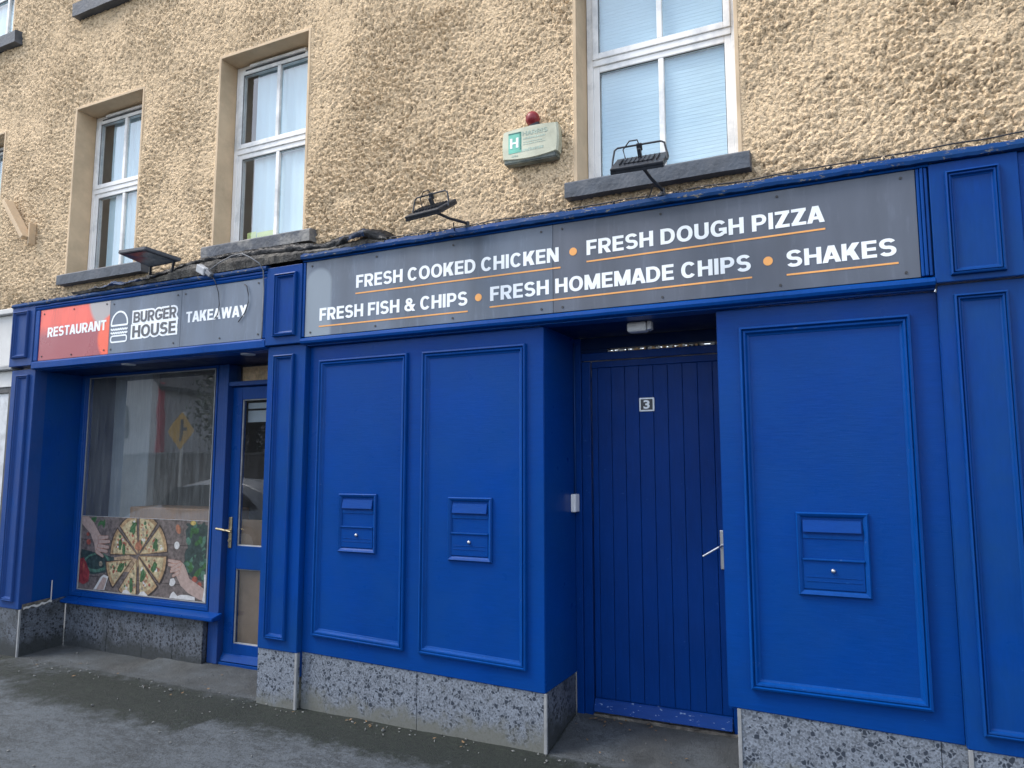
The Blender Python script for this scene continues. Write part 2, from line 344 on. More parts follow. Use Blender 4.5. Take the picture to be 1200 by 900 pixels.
def bx(bm, x0, x1, y0, y1, z0, z1, bev=0, mi=0, mat=None):
    vs = [bm.verts.new((x, y, z)) for x in (x0, x1) for y in (y0, y1) for z in (z0, z1)]
    F = [(0, 1, 3, 2), (4, 6, 7, 5), (0, 4, 5, 1), (2, 3, 7, 6), (0, 2, 6, 4), (1, 5, 7, 3)]
    fs = [bm.faces.new([vs[i] for i in f]) for f in F]
    for f in fs: f.material_index = mi
    if mat: bmesh.ops.transform(bm, matrix=mat, verts=vs)
    if bev:
        es = list({e for f in fs for e in f.edges})
        r = bmesh.ops.bevel(bm, geom=es, offset=bev, segments=2, affect='EDGES', profile=.5)
        for f in r['faces']: f.material_index = mi
    return vs
def hexa(bm, pts, bev=0):
    """8 corners in the same order as bx"""
    vs = [bm.verts.new(p) for p in pts]
    F = [(0, 1, 3, 2), (4, 6, 7, 5), (0, 4, 5, 1), (2, 3, 7, 6), (0, 2, 6, 4), (1, 5, 7, 3)]
    fs = [bm.faces.new([vs[i] for i in f]) for f in F]
    if bev: bmesh.ops.bevel(bm, geom=list({e for f in fs for e in f.edges}), offset=bev, segments=2, affect='EDGES')
def box(name, x0, x1, y0, y1, z0, z1, mat, parent=None, bev=.003, label=None, loc=None):
    bm = bmesh.new(); bx(bm, x0, x1, y0, y1, z0, z1, bev)
    return obj(name, bm, mat, parent, label=label, loc=loc)
def ring_bm(bm, cor, prof, y, mi=0):
    """mitred moulding. cor = (x0,x1,ztop_left,ztop_right,zbot_left,zbot_right); prof = [(inset, proud)]"""
    x0, x1, tl, tr, bl, br = cor; loops = []
    for ins, pr in prof:
        loops.append([bm.verts.new(p) for p in ((x0 + ins, y - pr, tl - ins), (x1 - ins, y - pr, tr - ins), (x1 - ins, y - pr, br + ins), (x0 + ins, y - pr, bl + ins))])
    for a, b in zip(loops, loops[1:]):
        for i in range(4):
            f = bm.faces.new((a[i], a[(i + 1) % 4], b[(i + 1) % 4], b[i])); f.material_index = mi
PROF = [(0, -.001), (.0, .012), (.003, .021), (.012, .024), (.018, .012), (.020, .011), (.022, .018), (.030, .017), (.038, .005), (.046, .002), (.048, -.001)]
PROF_BIG = [(i * 1.02, p * 1.25) for i, p in PROF]
PROF_S = [(i * .72, p * 1.0) for i, p in PROF]
def mould(name, x0, x1, tl, tr, bl, br, y, parent, prof=PROF, mat=None, label=None):
    bm = bmesh.new(); ring_bm(bm, (x0, x1, tl, tr, bl, br), prof, y)
    return obj(name, bm, mat or M['blue_trim'], parent, label=label)
def tube(bm, pts, r, n=8, caps=True, mi=0):
    pts = [Vector(p) for p in pts]; loops = []
    up = Vector((0, 0, 1))
    for i, p in enumerate(pts):
        d = (pts[min(i + 1, len(pts) - 1)] - pts[max(i - 1, 0)]).normalized()
        a = d.cross(up)
        if a.length < .05: a = d.cross(Vector((0, 1, 0)))
        a.normalize(); b = a.cross(d)
        rr = r[i] if isinstance(r, (list, tuple)) else r
        loops.append([bm.verts.new(p + (a * math.cos(t) + b * math.sin(t)) * rr) for t in [2 * math.pi * k / n for k in range(n)]])
    for A, B in zip(loops, loops[1:]):
        for k in range(n): bm.faces.new((A[k], A[(k + 1) % n], B[(k + 1) % n], B[k])).material_index = mi
    if caps: bm.faces.new(loops[0][::-1]).material_index = mi; bm.faces.new(loops[-1]).material_index = mi
def sag(p, q, s, n=10):
    p, q = Vector(p), Vector(q)
    return [p.lerp(q, t) - Vector((0, 0, s * 4 * t * (1 - t))) for t in [i / n for i in range(n + 1)]]
def cyl_y(bm, x, z, y0, y1, r, n=12, mi=0):
    tube(bm, [(x, y0, z), (x, y1, z)], r, n, mi=mi)
def plate(bm, pts, y0, y1, mi=0):
    """polygon pts in (x,z) extruded from y0 (front) to y1"""
    a = [bm.verts.new((x, y0, z)) for x, z in pts]; b = [bm.verts.new((x, y1, z)) for x, z in pts]
    bm.faces.new(a).material_index = mi; bm.faces.new(b[::-1]).material_index = mi
    for i in range(len(pts)):
        j = (i + 1) % len(pts); bm.faces.new((a[i], a[j], b[j], b[i])).material_index = mi
def copy_tree(o, delta, parent=None):
    c = o.copy(); C.objects.link(c); c.parent = parent
    if parent is None: c.location = o.location + Vector(delta)
    for ch in list(o.children): copy_tree(ch, delta, c)
    return c
def text_bm(s, off=.02, space=1.0):
    cu = bpy.data.curves.new('txt', 'FONT'); cu.body = s; cu.size = 1; cu.offset = off; cu.extrude = .02
    cu.space_character = space; cu.resolution_u = 3; cu.space_word = .8
    o = bpy.data.objects.new('txt', cu); C.objects.link(o)
    dg = bpy.context.evaluated_depsgraph_get(); dg.update()
    me = bpy.data.meshes.new_from_object(o.evaluated_get(dg)); bm = bmesh.new(); bm.from_mesh(me)
    bpy.data.objects.remove(o); bpy.data.curves.remove(cu); bpy.data.meshes.remove(me)
    return bm
GW = dict(A=.76, B=.68, C=.73, D=.72, E=.58, F=.56, G=.76, H=.70, I=.205, K=.70, M=.86, N=.71, O=.78, P=.66, R=.68, S=.66, T=.62, U=.69, W=1.06, Y=.72, Z=.63)
GW['&'] = .78
def glyph(ch, w=.2, d=0.):
    """heavy grotesque capitals drawn as strokes; d fattens every stroke. Returns width and convex polygons with a stroke number"""
    W = GW[ch]; out = []; ns = [0]; t = w * .92; h = w / 2; q = t / 2
    def st(pts, wd, closed=False, ext=(1, 1)):
        P = [Vector(p) for p in pts]; n = len(P)
        if not closed and d:
            P[0] = P[0] + (P[0] - P[1]).normalized() * d * ext[0]; P[-1] = P[-1] + (P[-1] - P[-2]).normalized() * d * ext[1]
        L_ = []; hw = wd / 2 + d
        for i in range(n):
            a = P[i - 1] if (i or closed) else None; b = P[(i + 1) % n] if (i < n - 1 or closed) else None
            d1 = (P[i] - a).normalized() if a is not None else (b - P[i]).normalized(); d2 = (b - P[i]).normalized() if b is not None else d1
            n1 = Vector((-d1.y, d1.x)); n2 = Vector((-d2.y, d2.x)); m = (n1 + n2).normalized(); L_.append(m * hw / max(.45, m.dot(n1)))
        for i in range(n if closed else n - 1):
            j = (i + 1) % n; out.append((ns[0], [tuple(P[i] + L_[i]), tuple(P[j] + L_[j]), tuple(P[j] - L_[j]), tuple(P[i] - L_[i])]))
        ns[0] += 1
    def para(xb, xt, hw, z0=0., z1=1.):
        k = (xt - xb) / (z1 - z0); e = d; g = hw / 2 + d * math.hypot(1, k)
        out.append((ns[0], [(xb - k * e - g, z0 - e), (xb - k * e + g, z0 - e), (xt + k * e + g, z1 + e), (xt + k * e - g, z1 + e)])); ns[0] += 1
    def arc(cx, cz, rx, rz, a0, a1, n=14):
        o = []
        for i in range(n + 1):
            a = R(a0 + (a1 - a0) * i / n); c, s_ = math.cos(a), math.sin(a)
            o.append((cx + rx * math.copysign(abs(c) ** .90, c), cz + rz * math.copysign(abs(s_) ** .90, s_)))
        return o
    V = lambda x: st([(x, 0), (x, 1)], w)
    Hb = lambda x0, x1, z: st([(x0, z), (x1, z)], t)
    if ch in 'EFHIKDPRBMNTL' and ch not in 'T': V(h)
    if ch == 'E': Hb(h, W, 1 - q); Hb(h, W - .03, .505); Hb(h, W, q)
    if ch == 'F': Hb(h, W, 1 - q); Hb(h, W - .05, .47)
    if ch == 'H': V(W - h); Hb(h, W - h, .5)
    if ch == 'T': V(W / 2); Hb(0, W, 1 - q)
    if ch == 'N': V(W - h); para(W - h * 1.15, h * 1.15, w * 1.25)
    if ch == 'M': V(W - h); para(W / 2, h * 1.2, w * 1.15, .0, 1); para(W / 2, W - h * 1.2, w * 1.15, .0, 1)
    if ch == 'K': para(h * 2.0, W - w * .66, w * 1.45, .30, 1); para(W - w * .66, W * .50, w * 1.3, 0, .60)
    if ch == 'A': para(w * .58, W / 2 - .02, w * 1.1); para(W - w * .58, W / 2 + .02, w * 1.1); Hb(w, W - w, .29)
    if ch == 'W': hw = w * 1.02; para(W * .28, hw / 2, hw); para(W * .28, W / 2 - .01, hw); para(W * .72, W / 2 + .01, hw); para(W * .72, W - hw / 2, hw)
    if ch == 'Y': para(W / 2, w * .6, w * 1.2, .36, 1); para(W / 2, W - w * .6, w * 1.2, .36, 1); st([(W / 2, 0), (W / 2, .48)], w)
    if ch == 'Z': Hb(0, W, 1 - q); Hb(0, W, q); para(w * .66, W - w * .66, w * 1.32, q * 1.2, 1 - q * 1.2)
    if ch in 'PRB':
        zt, zm = 1 - q, (.43 if ch != 'B' else .50); r = (zt - zm) / 2; x = W - h - r * .95
        st([(h, zt), (x, zt)] + arc(x, (zt + zm) / 2, r * .95, r, 85, -85, 10) + [(x, zm), (h, zm)], t)
        if ch == 'R': para(W - w * .62, W * .50, w * 1.2, 0, .44)
        if ch == 'B':
            r2 = (zm - q) / 2; x = W - h * .9 - r2; st([(h, zm), (x, zm)] + arc(x, (zm + q) / 2, r2 * 1.05, r2, 85, -85, 10) + [(x, q), (h, q)], t)
    if ch == 'D': rx = W * .44; x = W - h - rx; st([(h, 1 - q), (x, 1 - q)] + arc(x, .5, rx, .5 - q, 85, -85, 14) + [(x, q), (h, q)], (w + t) / 2)
    if ch == 'O': st(arc(W / 2, .5, W / 2 - h, .51 - q, 0, 348, 29), w * .97, True)
    if ch == 'C': st(arc(W / 2, .5, W / 2 - h, .51 - q, 38, 322, 20), w * .97)
    if ch == 'G': st(arc(W / 2, .5, W / 2 - h, .51 - q, 38, 318, 20), w * .97); st([(W - h, .12), (W - h, .52)], w); Hb(W * .52, W - h, .52 - q)
    if ch == 'U': st([(h, 1)] + arc(W / 2, .36, W / 2 - h, .37 - q, 180, 360, 14) + [(W - h, 1)], w)
    if ch == 'S':
        ry = (1 - 2 * q) / 4 + .005; rx = W / 2 - h
        st(arc(W / 2, 1 - q - ry + .01, rx * .97, ry, 22, 262, 13) + arc(W / 2, q + ry - .01, rx, ry, 82, -158, 13), t * 1.02)
    if ch == '&':
        st(arc(.34, .745, .165, .165, 0, 340, 17), t * .85, True); st(arc(.33, .285, .235, .20, 0, 345, 20), t * .95, True)
        para(W - w * .5, .24, w * 1.05, 0, .74); para(.46, W - w * .35, w * 1.0, .10, .50)
    return W, out
def lettering(name, s, x0, x1, zb0, zb1, h, y, mat, parent, w=.2, d=0., th=.0012, label=None, gap=.085):
    """text whose baseline runs from zb0 at x0 to zb1 at x1, cap height h; one object per word"""
    pen = 0; words = []
    for word in s.split(' '):
        L_ = []
        for ch in word:
            W, polys = glyph(ch, w, d)
            k = -.06 if ch in 'AY' else 0
            L_ += [(sn, [(px + pen + k, pz) for px, pz in p]) for sn, p in polys]; pen += W + gap + 2 * k
        words.append(L_); pen += .37 - gap
    tot = pen - .37
    for L_ in words:
        bm = bmesh.new(); cnt = 0; last = 9
        for sn, p in L_:
            cnt = 0 if sn == 0 and last != 0 else cnt + 1; last = sn; yy = y - th - .000012 * cnt; q = []
            for px, pz in p:
                u = px / tot; q.append((x0 + u * (x1 - x0), zb0 + (zb1 - zb0) * u + pz * h))
            plate(bm, q, yy, y)
        o = obj(name, bm, mat, parent, label=label)
    return o

# ------------------------------------------------------------------ ground
def pav_z(x, y):
    def ss(t): t = max(0, min(1, t)); return t * t * (3 - 2 * t)
    z = -.018 + .010 * max(-1, min(1, (-3.5 - x) / 3)) * 1.0
    if y > -.02:
        if -1.66 < x < -.60: z += ss((y + .02) / .5) * .075
        elif -6.2 < x < -3.6: z += ss((y + .02) / .45) * (.058 if x > -5 else .03)
    z += -.018 * max(0, -y - .3)
    return z
def ground():
    xs = list(np.arange(-12, -7, .25)) + list(np.arange(-7, 1.2, .04)) + list(np.arange(1.2, 5.01, .25))
    ys = list(np.arange(-4.9, -1.6, .12)) + list(np.arange(-1.6, .80, .03))
    xs = np.array(xs); ys = np.array(ys); vs = []; fs = []; al = []; mo = []
    for y in ys:
        for x in xs:
            z = pav_z(x, y) + .006 * noise.noise(Vector((x * 3, y * 3, 0))) + .003 * noise.noise(Vector((x * 11, y * 11, 3)))
            vs.append((x, y, z))
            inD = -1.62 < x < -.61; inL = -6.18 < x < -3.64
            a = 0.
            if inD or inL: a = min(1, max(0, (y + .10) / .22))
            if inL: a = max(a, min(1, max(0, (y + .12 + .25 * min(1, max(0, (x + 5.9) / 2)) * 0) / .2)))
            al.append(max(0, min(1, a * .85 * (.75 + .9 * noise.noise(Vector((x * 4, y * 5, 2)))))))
            d = max(0, -y); m_ = max(0, 1 - d / .62) if not (inD or inL) else max(0, 1 - abs(y + .30) / .55) * .78
            if x > -6.2 and x < -5.4 and y < 0: m_ *= .7
            if x < -5.3: m_ *= .85
            if y > .02 and (inD or inL): m_ *= .3
            mo.append(m_)
    nx = len(xs)
    fs = [(j * nx + i, j * nx + i + 1, (j + 1) * nx + i + 1, (j + 1) * nx + i) for j in range(len(ys) - 1) for i in range(nx - 1)]
    me = bpy.data.meshes.new('pavement'); me.from_pydata(vs, [], fs); me.materials.append(M['pavement'])
    for nm, d in (('alcove', al), ('moss', mo)):
        at = me.attributes.new(nm, 'FLOAT', 'POINT'); at.data.foreach_set('value', d)
    me.polygons.foreach_set('use_smooth', [True] * len(me.polygons))
    o = bpy.data.objects.new('pavement', me); C.objects.link(o); tag(o, 'dark stained pavement with mossy patches along the shopfront', kind='structure')
    bm = bmesh.new()
    for k in range(22):
        bx(bm, -14 + k * .92, -14 + k * .92 + .912, -5.05, -4.9, -.24, -.098 + .002 * (k % 2), .01)
    tag(obj('kerb', bm, M['kerb']), 'line of pale concrete kerb stones', kind='structure')
    bm = bmesh.new(); s = 250
    for x0, x1, y0, y1, z in ((-s, s, -s, 60, -.23),):
        f = bm.faces.new([bm.verts.new(p) for p in ((x0, y0, z), (x1, y0, z), (x1, y1, z), (x0, y1, z))])
    tag(obj('road', bm, M['road']), 'asphalt road and ground beyond the pavement', kind='structure')
ground()

# ------------------------------------------------------------------ building: render wall and upper windows
building = thing('building', 'beige roughcast building with white windows above the blue shopfront', 'building', (-3, .075, 2.85))
WY = .075
HOLES = [(-6.04, -5.208, 3.09, 4.581), (-4.328, -3.47, 3.10, 4.616), (-1.43, -.532, 3.10, 4.58), (-7.96, -7.086, 3.10, 4.582),
         (-8.02, -7.10, 5.52, 6.75), (-6.04, -5.2, 5.54, 6.75)]
def wall():
    def axis(segs, cuts):
        a = []
        for lo, hi, st in segs: a += list(np.arange(lo, hi - 1e-6, st))
        a.append(segs[-1][1]); a = np.array(a)
        for c in cuts:                       # snap the nearest line on to every hole edge
            a[np.argmin(np.abs(a - c))] = c
        return np.sort(a)
    xs = axis([(-9.5, -7.3, .05), (-7.3, -4.2, .0105), (-4.2, 1.1, .0062), (1.1, 2.6, .05)], sorted({h[0] for h in HOLES} | {h[1] for h in HOLES}))
    zs = axis([(2.80, 4.45, .0064), (4.45, 6.1, .012), (6.1, 7.0, .06)], sorted({h[2] for h in HOLES} | {h[3] for h in HOLES}))
    X, Z = np.meshgrid(xs, zs)
    def vnoise(x, z, f, seed):
        r = np.random.default_rng(seed); n = 512; T = r.random((n, n))
        u = x * f + 500; v = z * f + 500; i = np.floor(u).astype(int); j = np.floor(v).astype(int); a = u - i; b = v - j
        a = a * a * (3 - 2 * a); b = b * b * (3 - 2 * b)
        return (T[j % n, i % n] * (1 - a) + T[j % n, (i + 1) % n] * a) * (1 - b) + (T[(j + 1) % n, i % n] * (1 - a) + T[(j + 1) % n, (i + 1) % n] * a) * b
    def lumps(x, z, cell, seed):
        r = np.random.default_rng(seed); n = 256; PX = r.random((n, n)); PZ = r.random((n, n)); RR = .30 + .45 * r.random((n, n)); HH = .45 + .55 * r.random((n, n))
        u = x / cell + 700; v = z / cell + 700; i = np.floor(u).astype(int); j = np.floor(v).astype(int); h = np.zeros_like(x)
        for di in (-1, 0, 1):
            for dj in (-1, 0, 1):
                a = (i + di) % n; b = (j + dj) % n
                d2 = (u - (i + di) - PX[b, a]) ** 2 + (v - (j + dj) - PZ[b, a]) ** 2
                h = np.maximum(h, HH[b, a] * np.clip(1 - np.sqrt(d2) / (RR[b, a] * 1.15), 0, 1) ** .75)
        return h
    wx = X + .010 * (vnoise(X, Z, 34, 1) - .5) + .008 * (vnoise(X, Z, 80, 2) - .5); wz = Z + .010 * (vnoise(X, Z, 34, 3) - .5) + .008 * (vnoise(X, Z, 80, 4) - .5)
    h = .58 * lumps(wx, wz, .030, 5) + .58 * lumps(wx, wz, .0185, 6) + .16 * vnoise(X, Z, 14, 7) + .30 * lumps(wx, wz, .0115, 12) + .22 * vnoise(X, Z, 110, 8) - .20
    amp = np.clip(.80 + 1.1 * (vnoise(X, Z, 2.1, 9) - .45) + .7 * (vnoise(X, Z, 5, 10) - .5), .25, 1.35)
    for cx, cz, r1 in ((-2.2, 3.02, .26), (.55, 3.55, .20), (-3.1, 3.3, .12)):      # smoother patched spots
        amp *= 1 - .85 * np.exp(-(((X - cx) / r1) ** 2 + ((Z - cz) / (r1 * .45)) ** 2))
    disp = h * amp * .025
    edge = np.full_like(X, 9.)
    for a, b, c, d in HOLES:
        dx = np.maximum(np.maximum(a - X, X - b), 0); dz = np.maximum(np.maximum(c - Z, Z - d), 0); edge = np.minimum(edge, np.hypot(dx, dz))
    k = np.clip((edge - .012) / .03, 0, 1); disp = disp * k + .012 * (1 - k) * 1.0
    Y = WY - disp
    ny, nx = X.shape
    co = np.stack([X - (-3), Y - .075, Z - 2.85], -1).reshape(-1, 3).astype(np.float32)
    idx = np.arange(ny * nx).reshape(ny, nx); q = np.stack([idx[:-1, :-1], idx[:-1, 1:], idx[1:, 1:], idx[1:, :-1]], -1)
    cx = (X[:-1, :-1] + X[1:, 1:]) / 2; cz = (Z[:-1, :-1] + Z[1:, 1:]) / 2; keep = np.ones_like(cx, bool)
    for a, b, c, d in HOLES: keep &= ~((cx > a) & (cx < b) & (cz > c) & (cz < d))
    q = q[keep].reshape(-1).astype(np.int32); nf = len(q) // 4
    me = bpy.data.meshes.new('render_wall'); me.vertices.add(len(co)); me.vertices.foreach_set('co', co.ravel())
    me.loops.add(len(q)); me.loops.foreach_set('vertex_index', q); me.polygons.add(nf)
    me.polygons.foreach_set('loop_start', np.arange(0, nf * 4, 4, dtype=np.int32)); me.polygons.foreach_set('loop_total', np.full(nf, 4, np.int32))
    at = me.attributes.new('lump', 'FLOAT', 'POINT'); at.data.foreach_set('value', np.clip(h * k + (1 - k), 0, 1).ravel().astype(np.float32))
    me.update(); me.validate(); me.polygons.foreach_set('use_smooth', np.ones(len(me.polygons), bool)); me.materials.append(M['render'])
    o = bpy.data.objects.new('render_wall', me); C.objects.link(o); o.parent = building
    print('wall quads', nf)
wall()
def reveals(a, b, c, d, depth):
    bm = bmesh.new(); y0 = WY - .014; y1 = WY + depth + .06; t = .02
    bx(bm, a - .001 - t, a, y0, y1, c, d + t, .002); bx(bm, b, b + t, y0, y1, c, d + t, .002); bx(bm, a + .001, b - .001, y0, y1, d, d + t, .002)
    obj('window_reveal', bm, M['reveal'], building)
def upper_window(a, b, c, d, depth, mid, vx, style, sillx=None, sillz=None, worn=False, label=None):
    reveals(a, b, c, d, depth); y = WY + depth; fw = .042
    bm = bmesh.new()
    bx(bm, a + .003, a + fw, y, y + .06, c, d - .003, .003); bx(bm, b - fw, b - .003, y, y + .06, c, d - .003, .003)
    bx(bm, a + fw, b - fw, y + .001, y + .06, d - fw, d - .003, .003); bx(bm, a + fw, b - fw, y + .001, y + .06, c, c + fw, .003)
    bx(bm, a + fw, b - fw, y - .004, y + .06, mid - .02, mid + .02, .003)
    win = obj('window', bm, M['upvc'], building, label=label)
    sw = .038; ia, ib = a + fw, b - fw
    bot = c + fw
    for (z0, z1, yy) in ((mid + .02, d - fw, y - .012), (bot, mid - .02, y + .006)):
        bm = bmesh.new()
        for u0, u1, w0, w1 in ((ia, ia + sw, z0, z1), (ib - sw, ib, z0, z1), (ia + sw, ib - sw, z1 - sw, z1), (ia + sw, ib - sw, z0, z0 + sw)):
            bx(bm, u0, u1, yy, yy + .05, w0, w1, .004)
        obj('sash_frame', bm, M['upvc'], win)
        bm = bmesh.new(); ring_bm(bm, (ia + sw - .004, ib - sw + .004, z1 - sw + .004, z1 - sw + .004, z0 + sw - .004, z0 + sw - .004), [(0, 0), (0, .003), (.008, .003), (.008, 0)], yy + .012)
        obj('gasket', bm, M['gasket'], win)
        bm = bmesh.new(); bx(bm, vx - .016, vx + .016, yy + .002, yy + .03, z0 + sw, z1 - sw, .004); obj('glazing_bar', bm, M['upvc'], win)
        for u0, u1 in ((ia + sw, vx - .016), (vx + .016, ib - sw)):
            bm = bmesh.new()
            bm.faces.new([bm.verts.new(p) for p in ((u0, yy + .02, z0 + sw), (u1, yy + .02, z0 + sw), (u1, yy + .02, z1 - sw), (u0, yy + .02, z1 - sw))])
            obj('pane', bm, M['glass_up'], win)
    if style != 'blind':
        bm = bmesh.new(); bx(bm, ia + .12, ib - .10, y - .03, y - .002, d - fw + .004, d - fw + .024, .003); obj('trickle_vent', bm, M['upvc'], win)
        bm = bmesh.new(); bx(bm, ia + .06, ib - .12, y - .014, y - .001, d - fw - .012, d - fw + .002, .002); obj('vent_gasket', bm, M['gasket'], win)
    bm = bmesh.new()
    if style == 'blind':
        zz = c + .01; prev = None; k = 0
        while zz < d - .01:
            o_ = .0010 if k % 2 else 0.; row = [bm.verts.new((x, y + .048 + o_ + .002 * noise.noise(Vector((x * 5, zz * 40, 1))), zz + .003 * noise.noise(Vector((x * 4, zz * 30, 6))))) for x in np.linspace(ia + .01, ib - .01, 13)]
            if prev: 
                for i in range(12): bm.faces.new((prev[i], prev[i + 1], row[i + 1], row[i]))
            prev = row; k += 1; zz += .019 if k % 2 else .003
        obj('pleated_blind', bm, M['blind'], win)
    else:
        n = 26; x0 = ia + (ib - ia) * .15; pts = []                     # net curtain in shallow folds, drawn to the right, coloured like the reflected sky
        top = []; bo = []
        for k in range(n + 1):
            x = x0 + (ib - x0) * k / n; yy = y + .066 + .006 * math.sin(k * 1.9) + .005 * math.sin(k * 4.7)
            top.append(bm.verts.new((x, yy, d))); bo.append(bm.verts.new((x + .006 * math.sin(k), yy, c)))
        for k in range(n): bm.faces.new((top[k], top[k + 1], bo[k + 1], bo[k]))
        obj('net_curtain', bm, M['blind'], win, smooth=True)
        if style == 'notice':
            bm = bmesh.new(); bx(bm, ia + .10, ia + .19, y + .034, y + .036, bot + .055, bot + .13); bx(bm, ia + .20, ia + .36, y + .034, y + .036, bot + .045, bot + .12)
            obj('notice', bm, M['notice'], win)
    bm = bmesh.new(); t = .02
    bx(bm, a - .1, b + .1, y + 1.2, y + 1.25, c - .1, d + .1); bx(bm, a - .15, a - .1, y + .07, y + 1.25, c - .1, d + .1); bx(bm, b + .1, b + .15, y + .07, y + 1.25, c - .1, d + .1)
    bx(bm, a - .1, b + .1, y + .07, y + 1.2, d + .06, d + .1); bx(bm, a - .1, b + .1, y + .07, y + 1.2, c - .1, c - .05)
    obj('room_lining', bm, M['curtain'], win)
    if sillx:
        bm = bmesh.new(); s0, s1 = sillx; z0, z1 = sillz; n = 14
        pts = []
        for k in range(n + 1):
            x = s0 + (s1 - s0) * k / n; j = .003 * noise.noise(Vector((x * 6, z0, 1))); jj = .003 * noise.noise(Vector((x * 7, z0, 5)))
            pts.append([bm.verts.new(p) for p in ((x, -.004 + j, z0 + jj), (x, -.008 + jj, z1 - .012), (x, .006 + j, z1 + j), (x, y + .05, z1 + .018), (x, y + .05, z0))])
        for A, B in zip(pts, pts[1:]):
            for k in range(5): bm.faces.new((A[k], A[(k + 1) % 5], B[(k + 1) % 5], B[k]))
        bm.faces.new(pts[0]); bm.faces.new(pts[-1][::-1])
        obj('window_sill', bm, M['slate_worn'] if worn else M['slate'], building)
upper_window(*HOLES[0], .165, 3.89, -5.63, 'curtain', (-6.06, -5.02), (3.012, 3.100))
upper_window(*HOLES[1], .145, 3.915, -3.885, 'notice', (-4.375, -3.345), (3.030, 3.118), True)
upper_window(*HOLES[2], .165, 3.93, -.975, 'blind', (-1.485, -.468), (3.022, 3.115))
upper_window(*HOLES[3], .165, 3.89, -7.5, 'curtain', (-8.05, -7.0), (3.012, 3.100))
upper_window(*HOLES[4], .10, 6.15, -7.42, 'curtain', (-8.1, -6.93), (5.415, 5.535))
upper_window(*HOLES[5], .145, 6.15, -5.63, 'curtain', (-6.1, -5.1), (5.425, 5.55))
# masonry behind the shopfront so that nothing shows through
box('party_wall', -9.5, 2.6, .46 + .40, 1.0 - .06, 2.5, 2.80, M['interior'], building, 0)

# ------------------------------------------------------------------ shopfront
sf = thing('shopfront', 'bright blue panelled timber shopfront with pilasters, plinths and two recessed doorways', 'shopfront', (-2.5, 0, 0))
def zbl(x):   # lower edge of the blue boarding
    xs = [-6.2, -3.6, -3.3, -1.62, -.662, .32, 1.6]; zs = [.36, .328, .326, .286, .348, .322, .30]
    return float(np.interp(x, xs, zs))
def board(name, x0, x1, y0, y1, zt, mat=None, zb0=None, zb1=None, bev=.004):
    a, b = zb0 if zb0 is not None else zbl(x0), zb1 if zb1 is not None else zbl(x1)
    bm = bmesh.new()
    hexa(bm, [(x0, y0, a), (x0, y0, zt), (x0, y1, a), (x0, y1, zt), (x1, y0, b), (x1, y0, zt), (x1, y1, b), (x1, y1, zt)], bev)
    return obj(name, bm, mat or M['blue'], sf)
# boards between the pilasters
b1 = board('panel_board', -3.309, -1.62, 0, .03, 2.291, zb0=.328, zb1=.284)
b2 = board('panel_board', -.662, .319, 0, .03, 2.291, zb0=.350, zb1=.322)
mould('panel_moulding', -3.222, -2.529, 2.197, 2.199, .438, .416, 0, b1)
mould('panel_moulding', -2.424, -1.727, 2.199, 2.199, .414, .393, 0, b1)
mould('panel_moulding', -.551, .208, 2.193, 2.193, .449, .448, 0, b2, PROF_BIG)
# pilasters with raised inset mouldings, and the blocks above them
def pilaster(x0, x1, m0, m1, mt, mb, y, mat, label=None):
    p = board('pilaster', x0, x1, y, .06, 2.308, mat)
    mould('pilaster_moulding', m0, m1, mt, mt, mb, mb - .003, y, p, PROF_S, mat)
    return p
pilaster(-3.641, -3.308, -3.577, -3.400, 2.246, .398, -.044, M['blue_v'])
pilaster(.318, .655, .380, .583, 2.258, .388, -.044, M['blue_v'])
pilaster(-6.512, -6.188, -6.42, -6.255, 2.262, .42, -.044, M['blue_sheen'])
pilaster(1.6, 1.93, 1.66, 1.87, 2.258, .388, -.044, M['blue_v'])
def capital(x0, x1, z0, z1, m, mat):
    p = box('capital_block', x0, x1, -.076, .06, z0, z1, mat, sf, .004)
    bm = bmesh.new(); ring_bm(bm, (m[0], m[1], m[3], m[3], m[2], m[2]), PROF_S, -.076); obj('capital_moulding', bm, mat, p)
capital(-3.643, -3.333, 2.312, 2.850, (-3.563, -3.372, 2.365, 2.796), M['blue_v'])
capital(.312, .650, 2.312, 2.862, (.372, .580, 2.338, 2.813), M['blue_v'])
capital(-6.508, -6.198, 2.335, 2.862, (-6.462, -6.262, 2.40, 2.80), M['blue_sheen'])
# boarding to the right of the last pilaster, going on outside the picture
board('panel_board', .655, 1.6, 0, .03, 2.291)
box('fascia_board', .650, 1.95, -.06, .06, 2.312, 2.862, M['blue'], sf, .004)
# fascia framing: long right section
def prism_x(name, x0, x1, prof, mat, parent, wob=0, n=1):
    """profile [(y,z)] swept along x"""
    bm = bmesh.new(); loops = []
    for k in range(n + 1):
        x = x0 + (x1 - x0) * k / n; q = wob * noise.noise(Vector((x * 7, prof[0][1] * 5, 2)))
        loops.append([bm.verts.new((x, y + q * .6, z + q + (wob * .8 * noise.noise(Vector((x * 19, z * 30, 4)))))) for y, z in prof])
    m = len(prof)
    for A, B in zip(loops, loops[1:]):
        for k in range(m): bm.faces.new((A[k], A[(k + 1) % m], B[(k + 1) % m], B[k]))
    bm.faces.new(loops[0]); bm.faces.new(loops[-1][::-1])
    return obj(name, bm, mat, parent)
prism_x('fascia_top_ledge', -3.333, 1.95, [(-.098, 2.868), (-.102, 2.884), (-.096, 2.905), (-.080, 2.914), (.06, 2.925), (.06, 2.8665), (-.05, 2.8665)], M['blue_ledge'], sf, .006, 160)
box('fascia_backing', -3.333, .312, -.04, .06, 2.292, 2.8635, M['blue_trim'], sf, .002)
